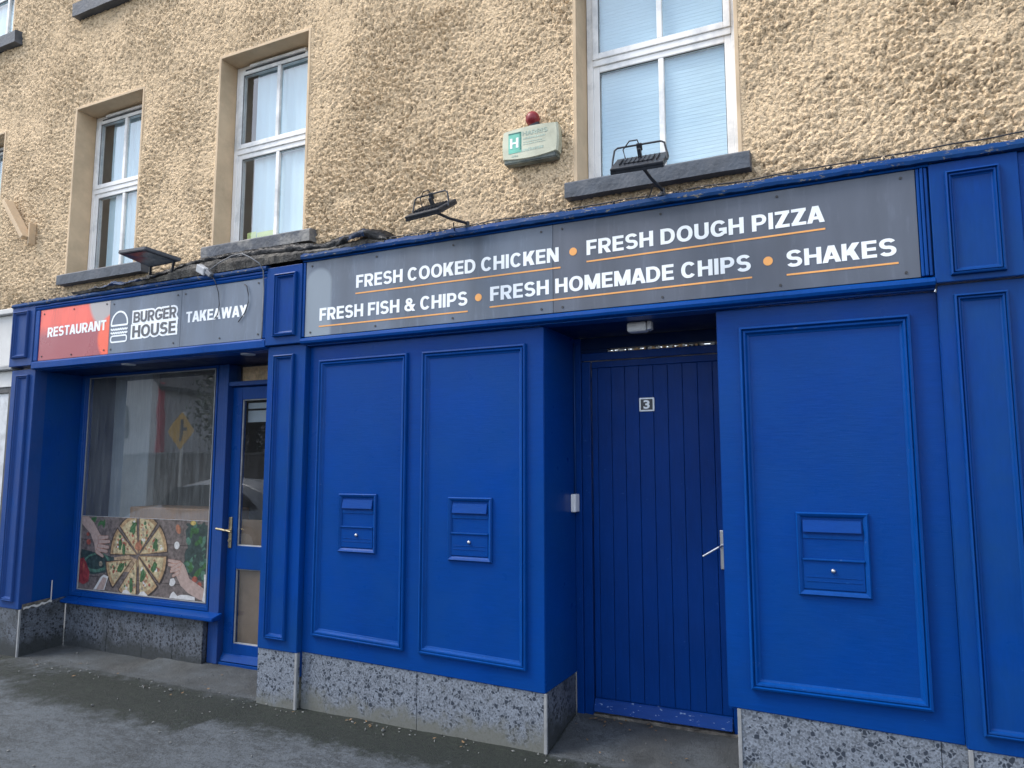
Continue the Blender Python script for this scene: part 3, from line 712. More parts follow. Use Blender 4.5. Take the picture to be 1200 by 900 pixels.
prism_x('fascia_bead', -3.333, .312, [(-.056, 2.300), (-.076, 2.306), (-.082, 2.320), (-.078, 2.336), (-.062, 2.345), (-.039, 2.347), (-.039, 2.300)], M['blue_trim'], sf, .0012, 60)
prism_x('fascia_top_bead', -3.333, .312, [(-.070, 2.855), (-.074, 2.861), (-.070, 2.8664), (-.0401, 2.8664), (-.0401, 2.855)], M['blue_trim'], sf, .001, 60)
for k, xx in enumerate((.2605, .2755, .2915)):
    box('fascia_end_strip', xx, xx + .0135, -.070 - .006 * (k == 1), -.039, 2.350, 2.852, M['blue_trim'], sf, .004)
box('fascia_end_strip', -3.331, -3.312, -.068, -.039, 2.350, 2.852, M['blue_trim'], sf, .003)
# left section over the takeaway
prism_x('fascia_top_ledge', -6.508, -3.643, [(-.085, 2.838), (-.092, 2.85), (-.088, 2.866), (-.070, 2.874), (.06, 2.885), (.06, 2.836), (-.04, 2.836)], M['blue_ledge'], sf, .004, 90)
box('fascia_backing', -6.198, -3.643, -.038, .06, 2.292, 2.835, M['blue_trim'], sf, .002)
prism_x('fascia_bead', -6.198, -3.643, [(-.064, 2.298), (-.078, 2.305), (-.080, 2.350), (-.070, 2.362), (-.037, 2.364), (-.037, 2.298)], M['blue_trim'], sf, .001, 40)
prism_x('fascia_top_bead', -6.198, -3.643, [(-.068, 2.793), (-.074, 2.806), (-.068, 2.815), (-.078, 2.822), (-.076, 2.834), (-.037, 2.8345), (-.037, 2.793)], M['blue_trim'], sf, .001, 40)
box('fascia_end_strip', -6.197, -6.140, -.070, -.037, 2.366, 2.791, M['blue_trim'], sf, .006)
box('fascia_end_strip', -3.684, -3.645, -.070, -.037, 2.366, 2.791, M['blue_trim'], sf, .006)
# ---- recess of door 3
box('return_panel', -1.6499, -1.6203, .0285, .56, .286, 2.302, M['blue'], sf, .002)
box('return_panel', -.6615, -.632, .0285, .56, .335, 2.302, M['blue'], sf, .002)
box('door_soffit', -1.66, -.63, -.037, .60, 2.2925, 2.31, M['blue_shade'], sf, 0)
Y3 = .473
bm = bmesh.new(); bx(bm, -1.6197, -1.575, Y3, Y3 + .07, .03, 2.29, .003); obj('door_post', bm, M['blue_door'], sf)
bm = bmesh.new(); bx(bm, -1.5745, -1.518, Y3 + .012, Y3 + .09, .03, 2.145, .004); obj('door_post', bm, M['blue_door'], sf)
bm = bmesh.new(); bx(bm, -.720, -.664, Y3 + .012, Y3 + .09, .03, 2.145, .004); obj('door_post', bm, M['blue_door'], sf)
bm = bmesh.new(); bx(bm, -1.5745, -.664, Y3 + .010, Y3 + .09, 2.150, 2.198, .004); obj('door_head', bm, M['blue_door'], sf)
bm = bmesh.new(); bx(bm, -1.5745, -.664, Y3 + .006, Y3 + .09, 2.219, 2.290, .003); bx(bm, -1.5745, -1.405, Y3 + .007, Y3 + .09, 2.1985, 2.2185, .0); obj('door_head', bm, M['blue_shade'], sf)
bm = bmesh.new(); n = 60                                        # ragged strip of pale blocks standing in for the street reflected in the slot
for k in range(n):
    x = -1.405 + .74 * k / n; h_ = .006 + .013 * random.random()
    bx(bm, x, x + .74 / n * .96, Y3 + .03 + .01 * random.random(), Y3 + .06, 2.199, 2.200 + h_, .001, mi=random.choice((0, 0, 1, 1, 2)))
obj('reflection_strip', bm, [M['whitebox'], M['orange_sheet'], M['mortar']], sf)
# door 3
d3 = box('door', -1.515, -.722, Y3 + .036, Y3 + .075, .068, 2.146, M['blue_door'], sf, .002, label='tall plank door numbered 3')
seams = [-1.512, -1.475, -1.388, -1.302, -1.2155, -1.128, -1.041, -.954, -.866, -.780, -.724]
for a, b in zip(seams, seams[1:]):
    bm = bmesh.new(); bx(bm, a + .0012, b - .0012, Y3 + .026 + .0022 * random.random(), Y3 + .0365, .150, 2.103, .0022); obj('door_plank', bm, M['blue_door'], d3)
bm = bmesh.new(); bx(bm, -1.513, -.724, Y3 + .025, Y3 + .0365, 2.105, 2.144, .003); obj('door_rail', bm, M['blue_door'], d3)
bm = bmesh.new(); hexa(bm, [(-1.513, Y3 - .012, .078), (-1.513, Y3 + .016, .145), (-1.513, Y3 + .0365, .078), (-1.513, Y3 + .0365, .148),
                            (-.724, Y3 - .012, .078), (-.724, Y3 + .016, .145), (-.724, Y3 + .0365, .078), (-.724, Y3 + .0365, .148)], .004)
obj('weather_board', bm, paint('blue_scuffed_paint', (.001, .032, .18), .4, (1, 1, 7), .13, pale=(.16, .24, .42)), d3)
bm = bmesh.new(); bx(bm, -1.518, -.664, Y3 - .0, Y3 + .09, .035, .064, .004); obj('threshold', bm, M['mortar'], sf)
bm = bmesh.new(); bx(bm, -.765, -.739, Y3 + .014, Y3 + .0257, .930, 1.146, .004); tube(bm, [(-.752, Y3 + .014, 1.062), (-.752, Y3 - .028, 1.062), (-.762, Y3 - .036, 1.058), (-.850, Y3 - .036, 1.004)], .0065, 10)
obj('door_handle', bm, M['alu'], d3)
bm = bmesh.new(); bx(bm, -1.213, -1.121, Y3 + .0185, Y3 + .0253, 1.826, 1.908, .004); bx(bm, -1.203, -1.131, Y3 + .0175, Y3 + .0187, 1.835, 1.899, .001, mi=1)
t3 = text_bm('3', .03); xs = [v.co.x for v in t3.verts]; zs_ = [v.co.y for v in t3.verts]; zz = [v.co.z for v in t3.verts]
for v in t3.verts: v.co = Vector((-1.186 + (v.co.x - min(xs)) / (max(xs) - min(xs)) * .038, Y3 + .0174 - (.0012 if v.co.z > 0 else 0), 1.841 + (v.co.y - min(zs_)) / (max(zs_) - min(zs_)) * .052))
tm = bpy.data.meshes.new('t'); t3.to_mesh(tm); t3.free(); bm.from_mesh(tm); bpy.data.meshes.remove(tm)
obj('number_plate', bm, [M['print_white'], M['black']], d3)

# ---- recess of the takeaway
YL = .38
box('return_panel', -6.218, -6.1885, .052, .46, .345, 2.302, M['blue_v'], sf, .002)
box('return_panel', -3.6408, -3.612, .0605, .55, .335, 2.302, M['blue_v'], sf, .002)
box('shop_soffit', -6.20, -3.62, -.036, .56, 2.2925, 2.31, M['blue_shade'], sf, 0)
# display window
bm = bmesh.new(); ring_bm(bm, (-6.1883, -4.545, 2.2915, 2.2915, .412, .412), [(0, -.04), (0, .0), (.005, .006), (.045, .006), (.050, .0), (.060, .0), (.066, -.008), (.094, -.014), (.094, -.04)], YL - .01)
for v in bm.verts:                                              # the right stile and the head are slimmer
    if v.co.x > -4.7: v.co.x = -4.545 - (-4.545 - v.co.x) * .42
    if v.co.z > 2.1: v.co.z = 2.2915 - (2.2915 - v.co.z) * .30
    if v.co.z < .6: v.co.z = .412 + (v.co.z - .412) * .62
shopwin = obj('shop_window', bm, M['blue_v'], sf, label='large display window')
bm = bmesh.new(); bm.faces.new([bm.verts.new(p) for p in ((-6.10, YL, .462), (-4.58, YL, .462), (-4.58, YL, 2.275), (-6.10, YL, 2.275))]); obj('pane', bm, M['glass_shop'], shopwin)
bm = bmesh.new(); ring_bm(bm, (-6.097, -4.582, 2.268, 2.268, .468, .468), [(0, 0), (0, .006), (.007, .006), (.007, 0)], YL - .002); obj('glazing_bead', bm, M['strip'], shopwin)
bm = bmesh.new(); hexa(bm, [(-6.165, YL - .105, .368), (-6.165, YL - .105, .392), (-6.186, YL - .02, .360), (-6.186, YL - .005, .4115),
                            (-4.400, YL - .105, .362), (-4.400, YL - .105, .386), (-4.400, YL - .02, .360), (-4.400, YL - .005, .4115)], .005)
obj('window_sill', bm, M['blue'], sf)
# mullion, door frame and transom
box('door_post', -4.543, -4.478, YL - .012, YL + .08, .040, 2.291, M['blue_sheen'], sf, .004)
box('door_post', -4.4775, -4.432, YL - .018, YL + .11, .040, 2.291, M['blue_sheen'], sf, .004)
box('door_post', -3.70, -3.642, YL - .018, YL + .11, .040, 2.291, M['blue_v'], sf, .004)
box('door_transom', -4.4315, -3.7005, YL - .010, YL + .10, 2.118, 2.152, M['blue_sheen'], sf, .004)
bm = bmesh.new(); bm.faces.new([bm.verts.new(p) for p in ((-4.431, YL + .06, 2.1525), (-3.701, YL + .06, 2.1525), (-3.701, YL + .06, 2.29), (-4.431, YL + .06, 2.29))]); obj('transom_pane', bm, M['glass_door'], sf)
box('transom_sheet', -4.39, -3.701, YL + .085, YL + .09, 2.1525, 2.275, M['orange_sheet'], sf, 0)  # opaque mottled tan sheet behind the transom glass
# glazed door
DL = YL + .035
bm = bmesh.new(); st = .098
bx(bm, -4.431, -4.431 + st, DL, DL + .05, .060, 2.113, .004); bx(bm, -3.702 - st, -3.702, DL, DL + .05, .060, 2.113, .004)
for z0, z1 in ((2.015, 2.113), (.735, .905), (.060, .190)): bx(bm, -4.431 + st, -3.702 - st, DL + .001, DL + .05, z0, z1, .003)
dl = obj('door', bm, M['blue_v'], sf, label='glazed takeaway door with brass handle')
for z0, z1, mt in ((.905, 2.015, 'curtain'), (.190, .735, 'brownpaper')):
    bm = bmesh.new(); bm.faces.new([bm.verts.new(p) for p in ((-4.333, DL + .02, z0), (-3.80, DL + .02, z0), (-3.80, DL + .02, z1), (-4.333, DL + .02, z1))]); obj('door_pane', bm, M['glass_door'], dl)
    bm = bmesh.new(); ring_bm(bm, (-4.334, -3.799, z1 + .001, z1 + .001, z0 - .001, z0 - .001), [(0, 0), (0, .010), (.009, .006), (.010, 0)], DL + .019); obj('glazing_bead', bm, M['strip'], dl)
bm = bmesh.new(); bx(bm, -4.32, -3.81, DL + .034, DL + .036, .195, .73); bx(bm, -4.32, -3.81, DL + .034, DL + .036, .91, 1.10); obj('paper_lining', bm, M['brownpaper'], dl)
bm = bmesh.new(); bx(bm, -4.32, -3.81, DL + .05, DL + .055, 1.84, 1.93, .002); bx(bm, -4.32, -3.81, DL + .05, DL + .055, 1.945, 1.99, .002); obj('door_closer_rail', bm, M['interior_pale'], dl)
bm = bmesh.new(); bx(bm, -4.06, -3.95, DL + .035, DL + .037, 1.45, 1.68); obj('notice', bm, M['redtrim'], dl)
bm = bmesh.new(); hexa(bm, [(-4.425, DL - .035, .064), (-4.425, DL - .012, .110), (-4.425, DL, .064), (-4.425, DL, .118), (-3.71, DL - .035, .064), (-3.71, DL - .012, .110), (-3.71, DL, .064), (-3.71, DL, .118)], .003)
obj('weather_board', bm, M['blue_v'], dl)
bm = bmesh.new(); bx(bm, -4.412, -4.378, DL - .011, DL - .0005, .885, 1.118, .004)
tube(bm, [(-4.395, DL - .01, 1.02), (-4.395, DL - .045, 1.02), (-4.405, DL - .052, 1.02), (-4.44, DL - .054, 1.026), (-4.50, DL - .046, 1.030)], .0085, 10)
tube(bm, [(-4.395, DL - .045, 1.02), (-4.37, DL - .05, 1.016), (-4.345, DL - .05, 1.012)], .008, 8); cyl_y(bm, -4.395, .945, DL - .018, DL - .0108, .012)
obj('door_handle', bm, M['brass'], dl)
bm = bmesh.new(); bx(bm, -4.4315, -3.70, DL - .04, DL + .05, .030, .058, .003); obj('threshold', bm, M['blue_v'], sf)
# ---- plinths: terrazzo slabs with joints, pale corner strips
def slabs(x0, x1, joints, y, zt0, zt1, mat, z0=-.06):
    e = [x0] + joints + [x1]
    for a, b in zip(e, e[1:]):
        ta = zt0 + (zt1 - zt0) * (a - x0) / (x1 - x0); tb = zt0 + (zt1 - zt0) * (b - x0) / (x1 - x0)
        bm = bmesh.new(); q = .0012; yy = y + .001 * random.random()
        hexa(bm, [(a + q, yy, z0), (a + q, yy, ta), (a + q, y + .04, z0), (a + q, y + .04, ta), (b - q, yy, z0), (b - q, yy, tb), (b - q, y + .04, z0), (b - q, y + .04, tb)], .0015)
        obj('plinth_slab', bm, mat, sf)
slabs(-3.309, -1.622, [-2.44], .006, .3275, .2835, M['terrazzo'])
slabs(-3.640, -3.318, [], -.038, .3275, .3265, M['terrazzo'])
slabs(-.610, .328, [.226], .006, .3475, .3215, M['terrazzo'])
slabs(.332, .65, [], -.038, .3215, .32, M['terrazzo']); slabs(.66, 1.6, [], .006, .3205, .301, M['terrazzo']); slabs(1.6, 1.93, [], -.038, .30, .30, M['terrazzo'])
slabs(-6.51, -6.196, [], -.038, .359, .3595, M['terrazzo_dirty'])
slabs(-6.150, -4.5445, [-5.62, -5.20, -4.86], YL - .055, .3595, .3595, M['terrazzo_dirty'])
def slab_y(x, side, y0, y1, zt0, zt1, mat):
    bm = bmesh.new(); xa, xb = (x - .03, x) if side > 0 else (x, x + .03)
    hexa(bm, [(xa, y0, -.06), (xa, y0, zt0), (xa, y1, -.06), (xa, y1, zt1), (xb, y0, -.06), (xb, y0, zt0), (xb, y1, -.06), (xb, y1, zt1)], .0015); obj('plinth_slab', bm, mat, sf)
slab_y(-1.6205, 1, .010, .46, .284, .284, M['terrazzo_dirty']); slab_y(-6.165, 1, -.030, .18, .358, .373, M['terrazzo_dirty']); slab_y(-6.163, 1, .1815, .325, .388, .408, M['terrazzo_dirty'])
slab_y(-.612, -1, .010, .50, .334, .334, M['terrazzo'])
for x, y, zt in ((-1.622, .001, .284), (-3.3165, -.042, .3265), (-6.178, -.043, .358), (-.612, .001, .3465), (.331, -.043, .3205)):
    box('corner_strip', x - .009, x + .009, y, y + .016, -.06, zt, M['strip'], sf, .002)
# ragged patch where the blue paint stops above the left plinth
bm = bmesh.new(); random.seed(3)
tp = [(y, .372 + .02 * max(0, (y - .02) / .2) + random.uniform(.0, .016)) for y in np.linspace(-.02, .21, 12)]
a = [bm.verts.new((-6.1615, y, z)) for y, z in tp]; b = [bm.verts.new((-6.1615, y, z - random.uniform(.008, .022))) for y, z in tp]
for k in range(11): bm.faces.new((a[k], a[k + 1], b[k + 1], b[k]))
bx(bm, -6.163, -6.1595, .196, .204, .40, .56, .001)
obj('bare_plaster_patch', bm, M['cream_board'], sf)
bm = bmesh.new(); bm.faces.new([bm.verts.new(p) for p in ((-6.166, -.03, .36), (-6.166, .2, .36), (-6.166, .2, .42), (-6.166, -.03, .40))]); obj('plaster_backing', bm, M['mortar'], sf)
# interior of the takeaway
bm = bmesh.new()
bx(bm, -6.35, -6.20, .47, 3.8, 0, 2.6); bx(bm, -3.60, -3.5, .56, 3.8, 0, 2.6); bx(bm, -6.35, -3.5, 3.8, 3.9, 0, 2.6); bx(bm, -6.35, -3.5, .57, 3.8, 2.5, 2.6)
obj('interior_wall', bm, M['interior'], sf)
box('interior_floor', -6.2, -3.6, .47, 3.8, -.05, .03, M['interior_floor'], sf, 0)
box('reflection_panel', -6.10, -5.62, .62, .70, .03, 2.45, M['interior_pale'], sf, .01)  # added pale panel standing in for the bluish reflection on the glass
box('service_counter', -5.62, -4.60, .47, .80, .03, 1.165, M['counter'], sf, .01)

# ------------------------------------------------------------------ signs
def screws(parent, y, pts):
    bm = bmesh.new(); cyl_y(bm, 0, 0, y - .004, y, .0065, 10)
    me = None
    for i, (x, z) in enumerate(pts):
        if me is None:
            bmesh.ops.translate(bm, verts=bm.verts, vec=(x, 0, z)); o = obj('screw', bm, M['screw'], parent); me = o; x0, z0 = x, z
        else:
            c = me.copy(); C.objects.link(c); c.parent = parent; c.location = (x - x0, 0, z - z0)
SY = -.063
def sheet(x0, x1, z0, z1, mat, parent): return box('sign_sheet', x0, x1, SY, SY + .022, z0, z1, mat, parent, .0015)
ms = thing('menu_sign', 'long dark grey fascia sign listing chicken, pizza, fish and chips, shakes', 'sign', (-1.5, SY, 2.35))
sheet(-3.309, -1.5358, 2.3485, 2.853, M['sign_faded'], ms); sheet(-1.5338, .2575, 2.3485, 2.853, M['sign_r'], ms)
def under(x0, x1, z0, z1, parent):
    bm = bmesh.new(); t = .0042
    hexa(bm, [(x0, SY - .0016, z0 - t), (x0, SY - .0016, z0 + t), (x0, SY - .0002, z0 - t), (x0, SY - .0002, z0 + t), (x1, SY - .0016, z1 - t), (x1, SY - .0016, z1 + t), (x1, SY - .0002, z1 - t), (x1, SY - .0002, z1 + t)])
    obj('underline', bm, M['print_orange'], parent)
yT = SY - .0002
lettering('lettering', 'FRESH COOKED CHICKEN', -2.896, -1.499, 2.636, 2.637, .083, yT, M['print_white'], ms)
lettering('lettering', 'FRESH DOUGH PIZZA', -1.334, -.134, 2.652, 2.664, .083, yT, M['print_white'], ms)
lettering('lettering', 'FRESH FISH & CHIPS', -3.187, -2.080, 2.447, 2.446, .083, yT, M['print_white'], ms)
lettering('lettering', 'FRESH HOMEMADE CHIPS', -1.929, -.474, 2.455, 2.465, .083, yT, M['print_white'], ms)
lettering('lettering', 'SHAKES', -.308, .167, 2.461, 2.462, .082, yT, M['print_white'], ms)
under(-2.90, -1.488, 2.600, 2.602, ms); under(-1.335, -.128, 2.616, 2.629, ms); under(-3.19, -2.078, 2.410, 2.408, ms); under(-1.932, -.470, 2.419, 2.430, ms); under(-.31, .172, 2.424, 2.425, ms)
for x, z in ((-1.413, 2.683), (-2.007, 2.484), (-.393, 2.503)):
    bm = bmesh.new(); cyl_y(bm, x, z, yT - .0014, yT, .0225, 24); obj('dot', bm, M['print_orange'], ms)
screws(ms, SY, [(x, z) for z in (2.822, 2.376) for x in (-3.26, -2.74, -2.18, -1.605, -1.478, -.92, -.34, .20)])
rs = thing('restaurant_sign', 'red printed sign sheet reading RESTAURANT at the left end', 'sign', (-5.7, SY, 2.365)); sheet(-6.139, -5.269, 2.3665, 2.7905, M['sign_red'], rs)
lettering('lettering', 'RESTAURANT', -6.030, -5.305, 2.556, 2.560, .080, yT, M['print_white'], rs)
screws(rs, SY, [(-6.09, 2.755), (-5.71, 2.762), (-5.31, 2.765), (-6.09, 2.40), (-5.71, 2.392), (-5.315, 2.40)])
bs = thing('burger_sign', 'grey sign sheet with burger drawing and BURGER HOUSE in outlined letters', 'sign', (-4.9, SY, 2.365)); sheet(-5.267, -4.4805, 2.3665, 2.7905, M['sign'], bs)
def dilated(s, x0, x1, zb, h, name, parent):
    lettering('letter_outline', s, x0, x1, zb, zb + .002, h, yT, M['print_white'], parent, d=.16, w=.19)
    lettering(name, s, x0, x1, zb, zb + .002, h, yT - .0026, M['print_dark'], parent, w=.19)
dilated('BURGER', -4.99, -4.528, 2.588, .082, 'lettering', bs); dilated('HOUSE', -4.995, -4.528, 2.474, .090, 'lettering', bs)
bm = bmesh.new(); plate(bm, [(-4.985, 2.50), (-4.535, 2.50), (-4.535, 2.65), (-4.985, 2.65)], yT - .0007, yT); obj('letter_backing', bm, M['print_white'], bs)
def ribbon(bm, pts, w, closed=False):
    n = len(pts); P = [Vector((p[0], p[1])) for p in pts]; L_ = []; R_ = []
    for i in range(n):
        a = P[(i - 1) % n] if closed or i else P[i]; b = P[(i + 1) % n] if closed or i < n - 1 else P[i]
        d = (b - a).normalized(); nn = Vector((-d.y, d.x)) * w / 2; L_.append(P[i] + nn); R_.append(P[i] - nn)
    for i in range(n if closed else n - 1):
        j = (i + 1) % n; plate(bm, [tuple(L_[i]), tuple(L_[j]), tuple(R_[j]), tuple(R_[i])], yT - .0015, yT)
bm = bmesh.new(); cx, x0, x1 = -5.150, -5.245, -5.056
dome = [(cx + math.cos(t) * .092, 2.592 + math.sin(t) * .098) for t in np.linspace(0, math.pi, 20)] + [(cx - .092, 2.584), (cx + .092, 2.584)]
ribbon(bm, dome, .014, True)
for zc in (2.552, 2.524): ribbon(bm, [(x0 + (x1 - x0) * k / 24, zc + .006 * math.sin(k * 1.9)) for k in range(25)], .012)
rr = []
for qx, qz, a0 in ((x1 - .022, 2.484, 0), (x0 + .022, 2.484, 90), (x0 + .022, 2.472, 180), (x1 - .022, 2.472, 270)):
    rr += [(qx + .018 * math.cos(R(a0 + t)), qz + .018 * math.sin(R(a0 + t))) for t in (0, 30, 60, 90)]
ribbon(bm, rr, .012, True); obj('burger_drawing', bm, M['print_white'], bs)
screws(bs, SY, [(-5.225, 2.755), (-4.52, 2.755), (-5.235, 2.40), (-4.545, 2.40)])
ts = thing('takeaway_sign', 'grey sign sheet reading TAKEAWAY above the glazed door', 'sign', (-4.1, SY, 2.365)); sheet(-4.4785, -3.6865, 2.3665, 2.7905, M['sign'], ts)
lettering('lettering', 'TAKEAWAY', -4.424, -3.836, 2.540, 2.538, .080, yT, M['print_white'], ts)
screws(ts, SY, [(-4.44, 2.755), (-4.08, 2.40), (-3.72, 2.40), (-3.73, 2.76)])

# ------------------------------------------------------------------ letterboxes
def letterbox(x0, x1, z0, z1, label):
    t = thing('letterbox', label, 'letterbox', ((x0 + x1) / 2, 0, z0), 'painted over letterboxes set in the blue panels')
    H = z1 - z0; i0, i1 = x0 + .024, x1 - .026
    bm = bmesh.new(); ring_bm(bm, (x0, x1, z1, z1, z0, z0), [(0, -.001), (0, .010), (.006, .017), (.016, .012), (.024, .004), (.025, -.001)], 0); obj('frame', bm, M['blue_trim'], t)
    bm = bmesh.new(); hexa(bm, [(i0 + .005, -.018, z1 - .092), (i0 + .005, -.006, z1 - .036), (i0 + .005, -.001, z1 - .092), (i0 + .005, -.001, z1 - .036),
                                (i1 - .005, -.018, z1 - .092), (i1 - .005, -.006, z1 - .036), (i1 - .005, -.001, z1 - .092), (i1 - .005, -.001, z1 - .036)], .002)
    obj('flap', bm, M['blue'], t)
    bm = bmesh.new(); bx(bm, i0 + .002, i1 - .002, -.004, -.0006, z1 - .122, z1 - .104, .0015); obj('slot_lip', bm, M['blue_trim'], t)
    zm = z0 + H * .43
    bm = bmesh.new(); bx(bm, i0 - .002, i1 + .002, -.014, -.0006, zm - .004, zm + .005, .002); obj('ledge', bm, M['blue_trim'], t)
    bm = bmesh.new(); bx(bm, i0, i1, -.0065, -.0006, z0 + .030, zm - .0045, .002)
    for zz_ in (z0 + .066, z0 + .086): bx(bm, i0 + .012, i1 - .012, -.0085, -.0060, zz_ - .0016, zz_ + .0016, .0007)
    obj('lower_door', bm, M['blue'], t)
    bm = bmesh.new(); bmesh.ops.create_icosphere(bm, subdivisions=2, radius=.0105, matrix=Matrix.Translation(((x0 + x1) / 2 - .002, -.010, zm - .048))); obj('lock', bm, M['alu'], t, smooth=True)
    return t
letterbox(-3.034, -2.744, .968, 1.330, 'small blue letterbox in the left panel, nearest the takeaway door')
letterbox(-2.232, -1.943, .958, 1.322, 'small blue letterbox in the panel just left of door number 3')
letterbox(-.320, -.009, .903, 1.286, 'largest blue letterbox, in the wide panel right of door number 3')

# ------------------------------------------------------------------ floodlights
def flood(label, base, hx, hy, hz, w_, tilt, yaw, group='black floodlights on the fascia'):
    t = thing('floodlight', label, 'floodlight', base, group); B = Vector(base)
    bm = bmesh.new(); tube(bm, [B, B + Vector((0, 0, .012)), B + Vector((0, 0, .014)), B + Vector((0, 0, .045))], [.028, .028, .013, .012], 12); obj('base', bm, M['black'], t)
    H_ = Vector((hx, hy, hz))
    bm = bmesh.new(); tube(bm, [B + Vector((0, 0, .03)), B.lerp(H_, .1) + Vector((0, 0, .03)), B.lerp(H_, .5) + Vector((0, 0, .008)), H_], .0085, 10); obj('arm', bm, M['black'], t, smooth=True)
    m4 = Matrix.Translation(H_) @ Matrix.Rotation(R(yaw), 4, 'Z') @ Matrix.Rotation(R(tilt), 4, 'X')
    h = w_ / 2; bm = bmesh.new(); dpt = .095
    bx(bm, -h, h, -dpt, dpt, .0, .016, .004, mat=None); body = list(bm.verts)
    for k in range(9): bx(bm, -h * .7 + k * h * .175, -h * .7 + k * h * .175 + .004, -dpt * .55, dpt * .55, .016, .026)
    bx(bm, -h * .5, h * .5, -dpt * .4, dpt * .4, .0155, .022, .003)
    for v in bm.verts: v.co.x *= 1 - .0 * v.co.z
    bmesh.ops.transform(bm, matrix=m4, verts=bm.verts); obj('housing', bm, M['black'], t)
    bm = bmesh.new(); ring_bm(bm, (-h, h, dpt, dpt, -dpt, -dpt), [(0, 0), (0, .014), (.012, .016), (.016, .008)], 0)
    for v in bm.verts: v.co = Vector((v.co.x, v.co.z, v.co.y))
    bmesh.ops.transform(bm, matrix=m4, verts=bm.verts); obj('bezel', bm, M['black'], t)
    bm = bmesh.new(); bx(bm, -h + .012, h - .012, -dpt + .012, dpt - .012, -.006, -.002); bmesh.ops.transform(bm, matrix=m4, verts=bm.verts); obj('lamp_glass', bm, M['lampglass'], t)
    bm = bmesh.new(); u = h + .008                               # U bracket standing up behind the housing
    tube(bm, [(-u, -.01, .0), (-u + .004, .02, .035), (-u + .014, .045, .072), (-u + .03, .05, .080), (u - .03, .05, .080), (u - .014, .045, .072), (u - .004, .02, .035), (u, -.01, 0)], .0050, 8)
    bx(bm, -.014, .014, .040, .056, .050, .088, .004); bx(bm, -.009, .009, .020, .045, .016, .066, .003)
    bmesh.ops.transform(bm, matrix=m4, verts=bm.verts); obj('bracket', bm, M['black'], t, smooth=False)
    bm = bmesh.new(); pts = [(-h * .55, .02, .03), (-h * .62, .04, .07), (-h * .35, .05, .105), (-h * .05, .05, .105), (h * .02, .045, .075), (0, .02, .03)]
    tube(bm, [m4 @ Vector(p) for p in pts], .0035, 6)
    a_ = B + Vector((-.005, .012, .03)); tube(bm, sag(B.lerp(H_, .35) + Vector((-.012, 0, .0)), B + Vector((-.10, .03, .012)), .02, 8), .0035, 6); obj('cable', bm, M['cable_black'], t)
    return t
flood('black floodlight on an arm in front of the largest window and its blind', (-.904, -.07, 2.912), -.950, -.34, 3.000, .262, 36, 3)
flood('black floodlight on an arm against bare render, left of the alarm box', (-2.079, -.07, 2.906), -2.185, -.31, 2.960, .250, 34, -8)
def flood_plate():
    t = thing('floodlight', 'flat black floodlight on two short posts below the far left window sill', 'floodlight', (-4.85, -.05, 2.88), 'black floodlights on the fascia')
    bm = bmesh.new(); P = [(-4.86, -.32, 3.045), (-4.60, -.30, 3.047), (-4.44, -.12, 2.985), (-4.745, -.13, 2.972)]
    lo = [bm.verts.new(p) for p in P]; hi = [bm.verts.new((p[0], p[1] + .004, p[2] + .028)) for p in P]
    bm.faces.new(lo); bm.faces.new(hi[::-1])
    for k in range(4): bm.faces.new((lo[k], lo[(k + 1) % 4], hi[(k + 1) % 4], hi[k]))
    bmesh.ops.bevel(bm, geom=list(bm.edges), offset=.004, segments=2, affect='EDGES'); obj('housing', bm, M['black'], t)
    bm = bmesh.new(); c = sum((Vector(p) for p in P), Vector()) / 4; nrm = (Vector(P[1]) - Vector(P[0])).cross(Vector(P[3]) - Vector(P[0])).normalized()
    if nrm.z > 0: nrm = -nrm
    bm.faces.new([bm.verts.new(c + (Vector(p) - c) * .84 + nrm * .002) for p in P]); obj('lamp_glass', bm, M['lampglass'], t)
    for a, b in (((-4.735, -.14, 2.98), (-4.86, -.055, 2.90)), ((-4.50, -.13, 2.99), (-4.66, -.055, 2.895))):
        bm = bmesh.new(); tube(bm, [a, (a[0] * .8 + b[0] * .2 - .03, (a[1] + b[1]) / 2, (a[2] + b[2]) / 2 - .01), b, (b[0], b[1], b[2] - .03)], .010, 8); obj('post', bm, M['black'], t)
flood_plate()

